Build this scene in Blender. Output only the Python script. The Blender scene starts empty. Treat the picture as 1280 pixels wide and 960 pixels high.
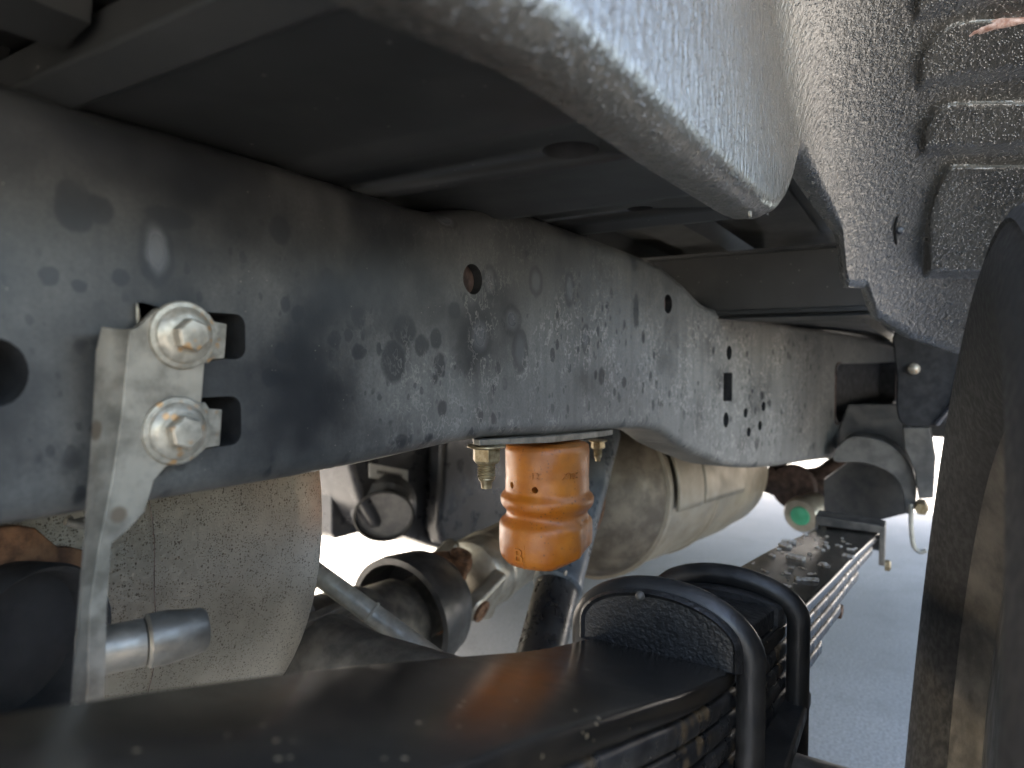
import bpy, bmesh, math, random
import numpy as np
from mathutils import Vector, Matrix, noise as mnoise
R = math.radians
rng = random.Random(7)
scn = bpy.context.scene
C = scn.collection

# ------------------------------------------------------------------ camera
# X runs forward along the truck, Y inboard, Z up; camera lens at the origin,
# about 0.7 m above the ground, behind the wheel on the truck's right side.
FPX, CX, CY = 830.0, 640.0, 480.0
YAW, PITCH = R(31.2), R(-2.3)
GZ = -0.70
cam_d = bpy.data.cameras.new('camera')
cam = bpy.data.objects.new('camera', cam_d); C.objects.link(cam)
scn.camera = cam
cam_d.sensor_width = 36.0
cam_d.lens = 36.0 * FPX / 1280.0
cam_d.clip_start = 0.005; cam_d.clip_end = 500
FWD = Vector((math.cos(YAW)*math.cos(PITCH), math.sin(YAW)*math.cos(PITCH), math.sin(PITCH)))
RGT = Vector((math.sin(YAW), -math.cos(YAW), 0))
UPV = RGT.cross(FWD)
cam.matrix_world = Matrix(((RGT.x, UPV.x, -FWD.x, 0), (RGT.y, UPV.y, -FWD.y, 0), (RGT.z, UPV.z, -FWD.z, 0), (0, 0, 0, 1)))
cam_d.dof.use_dof = True
cam_d.dof.focus_distance = 0.50
cam_d.dof.aperture_fstop = 7.2

# ------------------------------------------------------------------ light
SUN_ELEV, SUN_AZ = R(46), R(82)          # azimuth measured from +X towards +Y: the far side of the truck
world = bpy.data.worlds.new('World'); scn.world = world; world.use_nodes = True
wn = world.node_tree.nodes; wl = world.node_tree.links
sky = wn.new('ShaderNodeTexSky'); sky.sky_type = 'NISHITA'; sky.sun_disc = False
sky.air_density = 1.0; sky.dust_density = 3.5; sky.ozone_density = 0.6
sky.sun_elevation = SUN_ELEV; sky.sun_rotation = R(90) - SUN_AZ
wl.new(sky.outputs[0], wn['Background'].inputs[0]); wn['Background'].inputs[1].default_value = 0.15
sun_d = bpy.data.lights.new('sun', 'SUN'); sun_d.energy = 5.0; sun_d.angle = R(0.5); sun_d.color = (1, 0.94, 0.86)
sun = bpy.data.objects.new('sun', sun_d); C.objects.link(sun)
SD = Vector((math.cos(SUN_ELEV)*math.cos(SUN_AZ), math.cos(SUN_ELEV)*math.sin(SUN_AZ), math.sin(SUN_ELEV)))
sun.rotation_euler = SD.to_track_quat('Z', 'Y').to_euler()
scn.view_settings.view_transform = 'Standard'; scn.view_settings.look = 'None'
scn.view_settings.gamma = 1; scn.view_settings.use_curve_mapping = False
scn.view_settings.exposure = 3.65
scn.view_settings.use_white_balance = True; scn.view_settings.white_balance_temperature = 7400
scn.render.engine = 'CYCLES'
scn.cycles.use_denoising = True
scn.cycles.max_bounces = 6; scn.cycles.diffuse_bounces = 4; scn.cycles.glossy_bounces = 3
scn.cycles.sample_clamp_indirect = 8

# ------------------------------------------------------------------ helpers
def ray(u, v):
    return FWD + RGT*((u-CX)/FPX) + UPV*((CY-v)/FPX)
def at(u, v, X=None, Y=None, Z=None, d=None):
    """point seen at a photo pixel on the plane X, Y or Z = const, or at depth d"""
    r = ray(u, v)
    if X is not None: t = X/r.x
    elif Y is not None: t = Y/r.y
    elif Z is not None: t = Z/r.z
    else: t = d
    return r*t
def proj(p):
    p = Vector(p); d = p.dot(FWD)
    return (CX + FPX*p.dot(RGT)/d, CY - FPX*p.dot(UPV)/d, d)
def interp(pts):
    xs = np.array([p[0] for p in pts], float); ys = np.array([p[1] for p in pts], float)
    h = np.diff(xs); dl = np.diff(ys)/h
    m = np.zeros_like(xs); m[0] = dl[0]; m[-1] = dl[-1]
    for i in range(1, len(xs)-1):
        if dl[i-1]*dl[i] > 0:
            w1 = 2*h[i]+h[i-1]; w2 = h[i]+2*h[i-1]
            m[i] = (w1+w2)/(w1/dl[i-1]+w2/dl[i])
    def f(x):
        if x <= xs[0]: return ys[0]+(x-xs[0])*m[0]
        if x >= xs[-1]: return ys[-1]+(x-xs[-1])*m[-1]
        i = int(np.searchsorted(xs, x))-1
        t = (x-xs[i])/h[i]
        return ((1+2*t)*(1-t)**2*ys[i] + t*(1-t)**2*h[i]*m[i] + t*t*(3-2*t)*ys[i+1] + t*t*(t-1)*h[i]*m[i+1])
    return f
def lin(pts):
    xs = [p[0] for p in pts]; ys = [p[1] for p in pts]
    return lambda x: float(np.interp(x, xs, ys))

def finish(name, me, mat, parent=None, smooth=35, bevel=0):
    o = bpy.data.objects.new(name, me); C.objects.link(o)
    if mat: me.materials.append(mat)
    if smooth:
        for p in me.polygons: p.use_smooth = True
        me.set_sharp_from_angle(angle=R(smooth))
    if bevel:
        b = o.modifiers.new('bevel', 'BEVEL'); b.width = bevel; b.segments = 2; b.limit_method = 'ANGLE'; b.angle_limit = R(35)
        b.harden_normals = True
    if parent:
        o.parent = parent
        o.matrix_parent_inverse = Matrix.Translation(-Vector(parent.location)) if parent.type == 'EMPTY' else Matrix.Identity(4)
        if parent.parent: o.matrix_parent_inverse = Matrix.Identity(4)
    return o
def from_bm(name, bm, mat, parent=None, smooth=35, bevel=0):
    bmesh.ops.recalc_face_normals(bm, faces=bm.faces)
    me = bpy.data.meshes.new(name); bm.to_mesh(me); bm.free()
    return finish(name, me, mat, parent, smooth, bevel)
def tag(o, label, cat, group=None, kind=None):
    o['label'] = label; o['category'] = cat
    if group: o['group'] = group
    if kind: o['kind'] = kind
    return o
def thing(name, loc, label, cat, group=None):
    o = bpy.data.objects.new(name, None); C.objects.link(o); o.location = loc
    o.empty_display_size = 0.02
    return tag(o, label, cat, group)
def loft(bm, loops, cap=True, closed=True):
    rows = [[bm.verts.new(p) for p in L] for L in loops]
    n = len(loops[0])
    for a, b in zip(rows, rows[1:]):
        for i in range(n if closed else n-1):
            j = (i+1) % n
            bm.faces.new((a[i], a[j], b[j], b[i]))
    if cap:
        bm.faces.new(list(reversed(rows[0]))); bm.faces.new(rows[-1])
    return rows
def basis(d):
    d = Vector(d).normalized()
    a = Vector((0, 0, 1)) if abs(d.z) < 0.9 else Vector((1, 0, 0))
    s = d.cross(a).normalized(); t = s.cross(d)
    return s, t, d
def lathe(bm, base, axis, prof, n=32, cap=True, ph=0.0, closed=False):
    """prof: list of (r, h) along axis from base"""
    s, t, d = basis(axis); base = Vector(base)
    loops = []
    for r, h in prof:
        loops.append([base + d*h + (s*math.cos(ph+2*math.pi*i/n) + t*math.sin(ph+2*math.pi*i/n))*max(r, 1e-5) for i in range(n)])
    if closed: loops.append(loops[0])
    if closed:
        rows = [[bm.verts.new(p) for p in L] for L in loops[:-1]]
        rows.append(rows[0])
        for a, b in zip(rows, rows[1:]):
            for i in range(n):
                j = (i+1) % n
                bm.faces.new((a[i], a[j], b[j], b[i]))
    else:
        loft(bm, loops, cap)
def tube(bm, pts, r, n=14, cap=True):
    pts = [Vector(p) for p in pts]
    rs = r if isinstance(r, (list, tuple)) else [r]*len(pts)
    loops = []; up = None
    for i, p in enumerate(pts):
        d = (pts[min(i+1, len(pts)-1)] - pts[max(i-1, 0)]).normalized()
        if up is None:
            s, t, _ = basis(d)
        else:
            t = (up - d*up.dot(d)).normalized(); s = d.cross(t)
        up = t
        loops.append([p + (s*math.cos(2*math.pi*k/n)+t*math.sin(2*math.pi*k/n))*rs[i] for k in range(n)])
    loft(bm, loops, cap)
def box(bm, x0, x1, y0, y1, z0, z1, M=None):
    vs = [Vector((x, y, z)) for x in (x0, x1) for y in (y0, y1) for z in (z0, z1)]
    if M: vs = [M @ v for v in vs]
    v = [bm.verts.new(p) for p in vs]
    for f in ((0, 1, 3, 2), (4, 6, 7, 5), (0, 4, 5, 1), (2, 3, 7, 6), (0, 2, 6, 4), (1, 5, 7, 3)):
        bm.faces.new([v[i] for i in f])
def prism(bm, pts, off):
    """closed polygon extruded by the vector off"""
    off = Vector(off)
    a = [bm.verts.new(p) for p in pts]; b = [bm.verts.new(Vector(p)+off) for p in pts]
    n = len(a)
    bm.faces.new(a); bm.faces.new(list(reversed(b)))
    for i in range(n):
        j = (i+1) % n
        bm.faces.new((a[i], b[i], b[j], a[j]))
def smooth_poly(pts, n=6, closed=False):
    """Catmull-Rom through points"""
    pts = [Vector(p) for p in pts]; out = []
    m = len(pts); rngk = range(m if closed else m-1)
    for i in rngk:
        p0 = pts[(i-1) % m] if closed or i > 0 else pts[i]
        p1 = pts[i]; p2 = pts[(i+1) % m]
        p3 = pts[(i+2) % m] if closed or i+2 < m else p2
        for k in range(n):
            t = k/n
            out.append(0.5*((2*p1)+(p2-p0)*t+(2*p0-5*p1+4*p2-p3)*t*t+(3*p1-p0-3*p2+p3)*t**3))
    if not closed: out.append(pts[-1])
    return out
def boolean(o, cutters):
    for c in cutters:
        m = o.modifiers.new('cut', 'BOOLEAN'); m.operation = 'DIFFERENCE'; m.solver = 'EXACT'; m.object = c
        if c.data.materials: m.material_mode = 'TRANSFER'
    bpy.context.view_layer.update()
    dg = bpy.context.evaluated_depsgraph_get()
    me = bpy.data.meshes.new_from_object(o.evaluated_get(dg))
    o.modifiers.clear(); o.data = me
    for c in cutters:
        bpy.data.objects.remove(c, do_unlink=True)
    return o

# ------------------------------------------------------------------ materials
class NT:
    def __init__(s, name):
        s.m = bpy.data.materials.new(name); s.m.use_nodes = True
        s.t = s.m.node_tree; s.n = s.t.nodes; s.l = s.t.links
        s.b = s.n['Principled BSDF']; s.co = s.n.new('ShaderNodeTexCoord').outputs['Object']
    def new(s, ty, **k):
        x = s.n.new(ty)
        for a, b in k.items(): setattr(x, a, b)
        return x
    def put(s, node, sock, val):
        i = node.inputs[sock]
        if hasattr(val, 'is_linked') or isinstance(val, bpy.types.NodeSocket): s.l.new(val, i)
        else: i.default_value = val
    def map(s, scale=(1, 1, 1), loc=(0, 0, 0), rot=(0, 0, 0), vec=None):
        x = s.new('ShaderNodeMapping'); s.l.new(vec or s.co, x.inputs[0])
        x.inputs['Scale'].default_value = scale; x.inputs['Location'].default_value = loc; x.inputs['Rotation'].default_value = rot
        return x.outputs[0]
    def noise(s, scale, detail=4, rough=0.55, vec=None, dist=0.0):
        x = s.new('ShaderNodeTexNoise'); s.l.new(vec or s.co, x.inputs['Vector'])
        x.inputs['Scale'].default_value = scale; x.inputs['Detail'].default_value = detail
        x.inputs['Roughness'].default_value = rough; x.inputs['Distortion'].default_value = dist
        return x.outputs[0]
    def voro(s, scale, vec=None, rnd=1.0, feature='F1'):
        x = s.new('ShaderNodeTexVoronoi', feature=feature); s.l.new(vec or s.co, x.inputs['Vector'])
        x.inputs['Scale'].default_value = scale; x.inputs['Randomness'].default_value = rnd
        return x
    def ramp(s, v, a, b, lo=0.0, hi=1.0):
        x = s.new('ShaderNodeMapRange', interpolation_type='SMOOTHSTEP')
        s.put(x, 0, v); x.inputs[1].default_value = a; x.inputs[2].default_value = b
        x.inputs[3].default_value = lo; x.inputs[4].default_value = hi
        return x.outputs[0]
    def math(s, op, a, b=None, clamp=False):
        x = s.new('ShaderNodeMath', operation=op, use_clamp=clamp); s.put(x, 0, a)
        if b is not None: s.put(x, 1, b)
        return x.outputs[0]
    def mix(s, f, a, b):
        x = s.new('ShaderNodeMix', data_type='RGBA')
        s.put(x, 0, f)
        for i, c in ((6, a), (7, b)):
            if isinstance(c, bpy.types.NodeSocket): s.l.new(c, x.inputs[i])
            else: x.inputs[i].default_value = (*c, 1) if len(c) == 3 else c
        return x.outputs[2]
    def col(s, c):
        if isinstance(c, bpy.types.NodeSocket): s.l.new(c, s.b.inputs['Base Color'])
        else: s.b.inputs['Base Color'].default_value = (*c, 1)
    def set(s, **k):
        for a, b in k.items(): s.put(s.b, a.replace('_', ' '), b)
    def bump(s, h, strength=0.3, dist=0.002, prev=None):
        x = s.new('ShaderNodeBump'); s.put(x, 'Height', h)
        x.inputs['Strength'].default_value = strength; x.inputs['Distance'].default_value = dist
        if prev: s.l.new(prev, x.inputs['Normal'])
        s.l.new(x.outputs[0], s.b.inputs['Normal'])
        return x.outputs[0]

def simple(name, c0, c1, rough, metal=0.0, scale=40, rvar=0.12, bump=0.15, bscale=250, bdist=0.0006,
           speck=None, coat=0.0, spec=0.5, lo=0.35, hi=0.68):
    m = NT(name)
    n1 = m.noise(scale, 6, 0.6)
    c = m.mix(m.ramp(n1, lo, hi), c0, c1)
    if speck:
        for sc, th, colr in speck:
            v = m.voro(sc)
            w = m.math('MULTIPLY', m.ramp(v.outputs['Distance'], th*0.6, th, 1, 0), m.ramp(m.noise(sc*0.23, 3), 0.48, 0.58))
            c = m.mix(w, c, colr)
    m.col(c)
    m.set(Metallic=metal, Roughness=m.ramp(m.noise(scale*1.7, 4), 0.3, 0.7, rough-rvar, rough+rvar))
    m.b.inputs['Specular IOR Level'].default_value = spec
    m.b.inputs['Coat Weight'].default_value = coat
    m.b.inputs['Coat Roughness'].default_value = 0.2
    m.bump(m.noise(bscale, 4), bump, bdist)
    return m.m

# ------------------------------------------------------------------ frame rail (needed early by its own stains)
RY = interp([(-0.4, 0.29), (0.84, 0.29), (0.95, 0.279), (1.3, 0.195), (1.6, 0.130), (2.0, 0.075), (2.4, 0.052), (2.8, 0.048)])   # outer face
def rail_hit(u, v):
    r = ray(u, v); lo, hi = 0.02, 6.0
    f = lambda t: r.y*t - RY(r.x*t)
    t = lo
    while t < hi and f(t) < 0: t += 0.005
    a, b = t-0.005, t
    for _ in range(30):
        c = (a+b)/2
        if f(c) < 0: a = c
        else: b = c
    return r*b
RTOP = [(0, 88), (100, 121), (227, 159), (357, 200), (470, 237), (520, 254), (552, 262), (580, 258), (620, 255), (650, 259),
        (709, 280), (770, 304), (825, 328), (855, 351), (887, 381), (920, 391), (963, 400), (1040, 413), (1085, 421)]
RBOT = [(0, 664), (180, 633), (410, 592), (590, 552), (700, 544), (800, 536), (828, 540), (853, 558), (885, 573), (912, 583), (953, 585), (1029, 575), (1085, 571)]
ztop = interp([(rail_hit(u, v).x, rail_hit(u, v).z) for u, v in RTOP])
zbot = interp([(rail_hit(u, v).x, rail_hit(u, v).z) for u, v in RBOT])

def rail_material():
    m = NT('rail_paint')
    wob = m.new('ShaderNodeTexNoise'); m.l.new(m.co, wob.inputs['Vector']); wob.inputs['Scale'].default_value = 130; wob.inputs['Detail'].default_value = 3
    dis = m.new('ShaderNodeVectorMath', operation='MULTIPLY_ADD')
    m.l.new(wob.outputs['Color'], dis.inputs[0]); dis.inputs[1].default_value = (.004, .004, .004); m.l.new(m.co, dis.inputs[2])
    sub = m.new('ShaderNodeVectorMath', operation='SUBTRACT'); m.l.new(dis.outputs[0], sub.inputs[0]); sub.inputs[1].default_value = (.002, .002, .002)
    wv = sub.outputs[0]
    flat = m.map(scale=(1.0, 0, 0.72), vec=wv)
    sep = m.new('ShaderNodeSeparateXYZ'); m.l.new(m.co, sep.inputs[0])
    # dusty film; its height and length ramps also paint shade at top and rear
    big = m.noise(9, 4, 0.55)
    film = m.ramp(m.math('ADD', big, m.ramp(sep.outputs['X'], 0.15, 0.75, -0.10, 0.12)), 0.27, 0.62)
    film = m.math('MULTIPLY', film, m.ramp(sep.outputs['Z'], -0.01, 0.12, 1.0, 0.30))
    fine = m.noise(420, 5, 0.7)
    film = m.math('MULTIPLY', film, m.ramp(sep.outputs['X'], 0.08, 0.55, 0.46, 1.0))
    film = m.math('MULTIPLY', film, m.ramp(fine, 0.25, 0.75, 0.6, 1.0))
    # filigree tide lines: contour of a noise field
    con = m.noise(95, 3, 0.6, vec=flat)
    tide = m.ramp(m.math('ABSOLUTE', m.math('SUBTRACT', con, 0.55)), 0.0, 0.035, 1, 0)
    tzone = m.math('MULTIPLY', m.ramp(m.noise(14, 3), 0.42, 0.56), m.math('MULTIPLY', m.ramp(sep.outputs['X'], 0.25, 0.5), m.ramp(sep.outputs['Z'], 0.02, 0.08, 1, 0.25)))
    tide = m.math('MULTIPLY', tide, tzone)
    # round drip spots of several sizes
    spots = None
    for sc, th, lo in ((50, 0.46, 0.47), (85, 0.50, 0.42), (170, 0.46, 0.44)):
        v = m.voro(sc, vec=flat)
        sepc = m.new('ShaderNodeSeparateColor'); m.l.new(v.outputs['Color'], sepc.inputs[0])
        thr = m.math('MULTIPLY', sepc.outputs[0], th)
        s_ = m.ramp(m.math('SUBTRACT', thr, v.outputs['Distance']), 0.0, 0.09, 0.0, {50: 1.0, 85: 0.8, 170: 0.5}[sc])
        zone = m.math('MULTIPLY', m.ramp(m.math('SUBTRACT', m.noise(sc*0.16, 2), m.ramp(sep.outputs['Z'], 0.02, 0.10, 0.0, 0.16)), lo, lo+0.10), m.ramp(sepc.outputs[1], 0.25, 0.3))
        s_ = m.math('MULTIPLY', s_, zone)
        spots = s_ if spots is None else m.math('MAXIMUM', spots, s_)
    rimmed = None; pale = None
    blobs = [(122,262,25,19,0),(212,272,34,14,0),(236,233,10,9,0),(350,288,14,20,0),(410,347,10,13,0),(470,296,11,13,0),(465,322,8,14,0),
             (456,347,11,14,0),(449,397,10,15,0),(500,266,5,12,0),(151,346,12,12,0),(448,440,9,11,0),(527,432,10,14,0),(545,424,8,14,0),
             (549,456,8,17,0),(506,412,15,20,0),(492,452,16,30,0),(568,388,8,12,0),(553,511,6,12,0),(502,551,8,10,0),(537,549,6,8,0),
             (60,345,14,14,0),(99,357,11,10,0),(186,340,10,12,0),(372,392,9,12,0),(352,440,10,14,0),(338,472,12,14,0),(418,424,9,12,0),
             (793,327,4,13,0),(795,388,3.5,24,0),(752,470,4,12,0),(780,478,3,8,0),(595,548,7,7,0),
             (196,312,20,42,1),(670,352,8,18,1),(712,362,6,20,1),(612,352,9,20,1),(640,400,11,18,1),(650,438,9,26,1),(732,424,5,17,1),(560,275,12,9,1),(600,420,14,26,1)]
    for u, vv, ru, rv, ty in blobs:
        c = rail_hit(u, vv); ex = abs(rail_hit(u+ru, vv).x - rail_hit(u-ru, vv).x)/2; ez = abs(rail_hit(u, vv+rv).z - rail_hit(u, vv-rv).z)/2
        k = m.new('ShaderNodeVectorMath', operation='MULTIPLY_ADD'); m.l.new(wv, k.inputs[0])
        k.inputs[1].default_value = (1/ex, 0, 1/ez); k.inputs[2].default_value = (-c.x/ex, 0, -c.z/ez)
        L = m.new('ShaderNodeVectorMath', operation='LENGTH'); m.l.new(k.outputs[0], L.inputs[0])
        if ty == 0:
            q = m.ramp(L.outputs['Value'], 0.72, 1.08, 0.85, 0); spots = m.math('MAXIMUM', spots, q)
        else:
            q = m.ramp(L.outputs['Value'], 0.35, 0.95, 1, 0); pale = q if pale is None else m.math('MAXIMUM', pale, q)
            q2 = m.ramp(L.outputs['Value'], 0.95, 1.25, 1, 0); rimmed = q2 if rimmed is None else m.math('MAXIMUM', rimmed, q2)
    spots = m.math('MAXIMUM', spots, m.math('MULTIPLY', rimmed, 0.6))
    film2 = m.math('MULTIPLY', film, m.math('SUBTRACT', 1.0, m.math('MULTIPLY', spots, 0.65)))
    streak = m.noise(45, 4, 0.6, vec=m.map(scale=(1.6, 1, 0.10)))
    film2 = m.math('MULTIPLY', film2, m.ramp(streak, 0.30, 0.65, 0.72, 1.0))
    c = m.mix(m.ramp(m.noise(30, 5), 0.3, 0.7), (0.011, 0.0118, 0.013), (0.018, 0.0186, 0.0196))
    c = m.mix(film2, c, (0.205, 0.196, 0.176))
    c = m.mix(m.math('MULTIPLY', spots, 0.52), c, (0.016, 0.017, 0.019))
    c = m.mix(m.math('MULTIPLY', tide, 0.55), c, (0.36, 0.335, 0.295))
    c = m.mix(m.math('MULTIPLY', pale, 0.55), c, (0.12, 0.12, 0.122))
    sp = m.voro(230); spm = m.math('MULTIPLY', m.ramp(sp.outputs['Distance'], 0.05, 0.12, 1, 0), m.ramp(m.noise(40, 2), 0.55, 0.62))
    c = m.mix(m.math('MULTIPLY', spm, 0.5), c, (0.26, 0.23, 0.18))
    m.col(c)
    rg = m.math('ADD', m.ramp(film2, 0, 1, 0.36, 0.60), m.math('MULTIPLY', pale, -0.1))
    m.set(Roughness=rg, Metallic=0.0)
    m.b.inputs['Specular IOR Level'].default_value = 0.40
    m.bump(m.noise(600, 3), 0.12, 0.0004)
    return m.m

M_rail = rail_material()
M_railplain = simple('chassis_black', (0.016, 0.017, 0.019), (0.045, 0.044, 0.042), 0.42, scale=25)
M_hang = simple('hanger_paint', (0.05, 0.049, 0.046), (0.12, 0.115, 0.105), 0.45, scale=25)
M_galv = simple('galvanised_steel', (0.125, 0.110, 0.086), (0.265, 0.235, 0.188), 0.50, 0.30, scale=70, lo=0.30, hi=0.66, bump=0.35, bscale=420,
                speck=[(60, 0.30, (0.12, 0.09, 0.062))])
M_zinc = simple('zinc_bolt', (0.19, 0.170, 0.135), (0.36, 0.325, 0.265), 0.40, 0.45, scale=140, bump=0.2, bscale=700, speck=[(220, 0.4, (0.35, 0.2, 0.09))])
M_zincy = simple('yellow_zinc', (0.20, 0.14, 0.07), (0.38, 0.31, 0.19), 0.40, 0.6, scale=160, bump=0.25, bscale=800)
M_darkrust = simple('old_rust', (0.05, 0.032, 0.026), (0.13, 0.085, 0.07), 0.7, 0.2, scale=60, bump=0.5, bscale=260, bdist=0.001)
M_rust = simple('rust', (0.07, 0.032, 0.017), (0.20, 0.10, 0.05), 0.75, 0.1, scale=90, bump=0.5, bscale=300, bdist=0.001)
def orange_material():
    m = NT('orange_urethane')
    c = m.mix(m.ramp(m.noise(26, 6, 0.6), 0.35, 0.68), (0.37, 0.100, 0.008), (0.50, 0.165, 0.018))
    c = m.mix(m.ramp(m.noise(9, 5, 0.65), 0.50, 0.66, 0, 0.55), c, (0.23, 0.10, 0.045))         # dusty film
    c = m.mix(m.ramp(m.noise(60, 5, 0.7, vec=m.map(scale=(1, 1, 2.5), loc=(3, 1, 0))), 0.60, 0.72, 0, 0.5), c, (0.13, 0.055, 0.03))
    for sc, th, zn in ((200, 0.30, 0.50), (420, 0.34, 0.50)):
        v = m.voro(sc); sepc = m.new('ShaderNodeSeparateColor'); m.l.new(v.outputs['Color'], sepc.inputs[0])
        w = m.ramp(m.math('SUBTRACT', m.math('MULTIPLY', sepc.outputs[0], th), v.outputs['Distance']), 0, 0.06)
        w = m.math('MULTIPLY', w, m.ramp(m.noise(sc*0.16, 3), zn, zn+0.1))
        c = m.mix(m.math('MULTIPLY', w, 0.8), c, (0.06, 0.03, 0.018))
    m.col(c)
    m.set(Roughness=m.ramp(m.noise(70, 4), 0.3, 0.7, 0.30, 0.55))
    m.bump(m.noise(420, 4, 0.6), 0.3, 0.0007)
    return m.m
M_orange = orange_material()
M_dark = simple('black_parts_and_hole_shade', (0.004, 0.004, 0.0045), (0.009, 0.009, 0.009), 0.8)  # near-black parts; inside cut holes it paints their shade
M_spring = simple('spring_paint', (0.009, 0.008, 0.007), (0.018, 0.0145, 0.011), 0.24, scale=45, rvar=0.025, bump=0.03, bscale=700,
                  speck=[(150, 0.18, (0.17, 0.13, 0.08))])
M_springedge = simple('spring_worn', (0.010, 0.010, 0.011), (0.05, 0.045, 0.04), 0.33, scale=30, bump=0.2, bscale=300,
                      speck=[(60, 0.5, (0.13, 0.085, 0.045))])
M_ubolt = simple('ubolt_black', (0.010, 0.010, 0.010), (0.024, 0.022, 0.020), 0.42, scale=40, bump=0.3, bscale=600)
M_bed = simple('bed_paint', (0.0215, 0.0225, 0.0225), (0.034, 0.035, 0.0345), 0.42, scale=8, rvar=0.05, bump=0.05, bscale=200, speck=[(90, 0.10, (0.16, 0.155, 0.14))], spec=0.28)
M_alu = simple('cast_aluminium', (0.30, 0.27, 0.225), (0.42, 0.39, 0.33), 0.42, 0.75, scale=30, bump=0.3, bscale=350)
M_shield = simple('aluminised_shield', (0.26, 0.22, 0.16), (0.36, 0.31, 0.235), 0.52, 0.5, scale=12, bump=0.12, bscale=250, speck=[(120, 0.2, (0.25, 0.18, 0.10))])
M_dome = simple('dusty_steel', (0.10, 0.080, 0.058), (0.20, 0.165, 0.12), 0.6, 0.35, scale=22, bump=0.4, bscale=250, speck=[(300, 0.3, (0.07, 0.05, 0.035))])
M_iron = simple('cast_iron', (0.055, 0.051, 0.045), (0.14, 0.125, 0.105), 0.55, 0.3, scale=30, bump=0.4, bscale=260)
M_steelrod = simple('bare_steel', (0.17, 0.158, 0.135), (0.27, 0.252, 0.215), 0.46, 0.75, scale=60, bump=0.15, bscale=500)
M_dullrod = simple('dull_zinc', (0.24, 0.232, 0.20), (0.36, 0.35, 0.30), 0.5, 0.3, scale=50, bump=0.3, bscale=300, speck=[(60, 0.25, (0.45, 0.42, 0.36))])
M_plastic = simple('tank_plastic', (0.022, 0.0235, 0.028), (0.038, 0.040, 0.046), 0.34, scale=15, bump=0.1, bscale=300)
M_rubber = simple('tyre_rubber', (0.0105, 0.0108, 0.0112), (0.0155, 0.0156, 0.0158), 0.66, scale=90, bump=0.25, bscale=300)
M_label = simple('label_white', (0.62, 0.62, 0.60), (0.70, 0.70, 0.67), 0.5, bump=0.02)
M_ink = simple('label_ink', (0.05, 0.05, 0.055), (0.08, 0.08, 0.08), 0.6, bump=0.02)
M_green = simple('green_plastic', (0.03, 0.30, 0.16), (0.05, 0.38, 0.22), 0.4, bump=0.05)
M_grit = simple('grit', (0.32, 0.25, 0.17), (0.62, 0.57, 0.50), 0.7, scale=300)

def muffler_material():
    m = NT('muffler_steel')
    c = m.mix(m.ramp(m.noise(7, 5), 0.35, 0.65), (0.36, 0.325, 0.262), (0.62, 0.565, 0.465))
    for sc, th, zn in ((420, 0.40, 0.40), (900, 0.50, 0.38), (150, 0.15, 0.45)):
        v = m.voro(sc); sepc = m.new('ShaderNodeSeparateColor'); m.l.new(v.outputs['Color'], sepc.inputs[0])
        w = m.ramp(m.math('SUBTRACT', m.math('MULTIPLY', sepc.outputs[0], th), v.outputs['Distance']), 0, 0.05)
        w = m.math('MULTIPLY', w, m.ramp(m.noise(sc*0.12, 3), zn, zn+0.12))
        c = m.mix(m.math('MULTIPLY', w, 0.70), c, (0.09, 0.065, 0.042))
    st = m.noise(60, 3, 0.5, vec=m.map(scale=(6, 0.6, 0.6)))
    c = m.mix(m.ramp(st, 0.70, 0.76, 0, 0.4), c, (0.15, 0.12, 0.08))
    m.col(c)
    m.set(Metallic=0.85, Roughness=m.ramp(m.noise(300, 4), 0.3, 0.7, 0.30, 0.46))
    m.bump(m.noise(500, 4), 0.35, 0.0006)
    return m.m
M_muff = muffler_material()

def liner_material():
    m = NT('liner_coating')
    c = m.mix(m.ramp(m.noise(12, 4), 0.35, 0.65), (0.034, 0.0335, 0.032), (0.056, 0.055, 0.052))
    m.col(c)
    m.set(Roughness=m.ramp(m.noise(120, 4), 0.3, 0.7, 0.26, 0.42))
    m.b.inputs['Coat Weight'].default_value = 1.0; m.b.inputs['Coat Roughness'].default_value = 0.10; m.b.inputs['Coat IOR'].default_value = 1.8; m.b.inputs['Coat Tint'].default_value = (1.0, 0.96, 0.90, 1)
    wav = m.noise(150, 3, 0.6, vec=m.map(scale=(1.6, 1.6, 0.45)))
    peel = m.noise(520, 4, 0.6)
    drops = m.math('MULTIPLY', m.ramp(m.voro(430).outputs['Distance'], 0.05, 0.38, 1, 0), m.ramp(m.noise(210, 2), 0.40, 0.60))
    b = m.bump(wav, 0.6, 0.0026)
    b = m.bump(peel, 0.5, 0.0008, b)
    b = m.bump(drops, 1.0, 0.0013, b)
    m.l.new(b, m.b.inputs['Coat Normal'])
    return m.m
M_liner = liner_material()
M_scuff = simple('scuffed_coating', (0.22, 0.11, 0.08), (0.42, 0.30, 0.26), 0.5, scale=250, bump=0.6, bscale=400, bdist=0.001)

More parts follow.
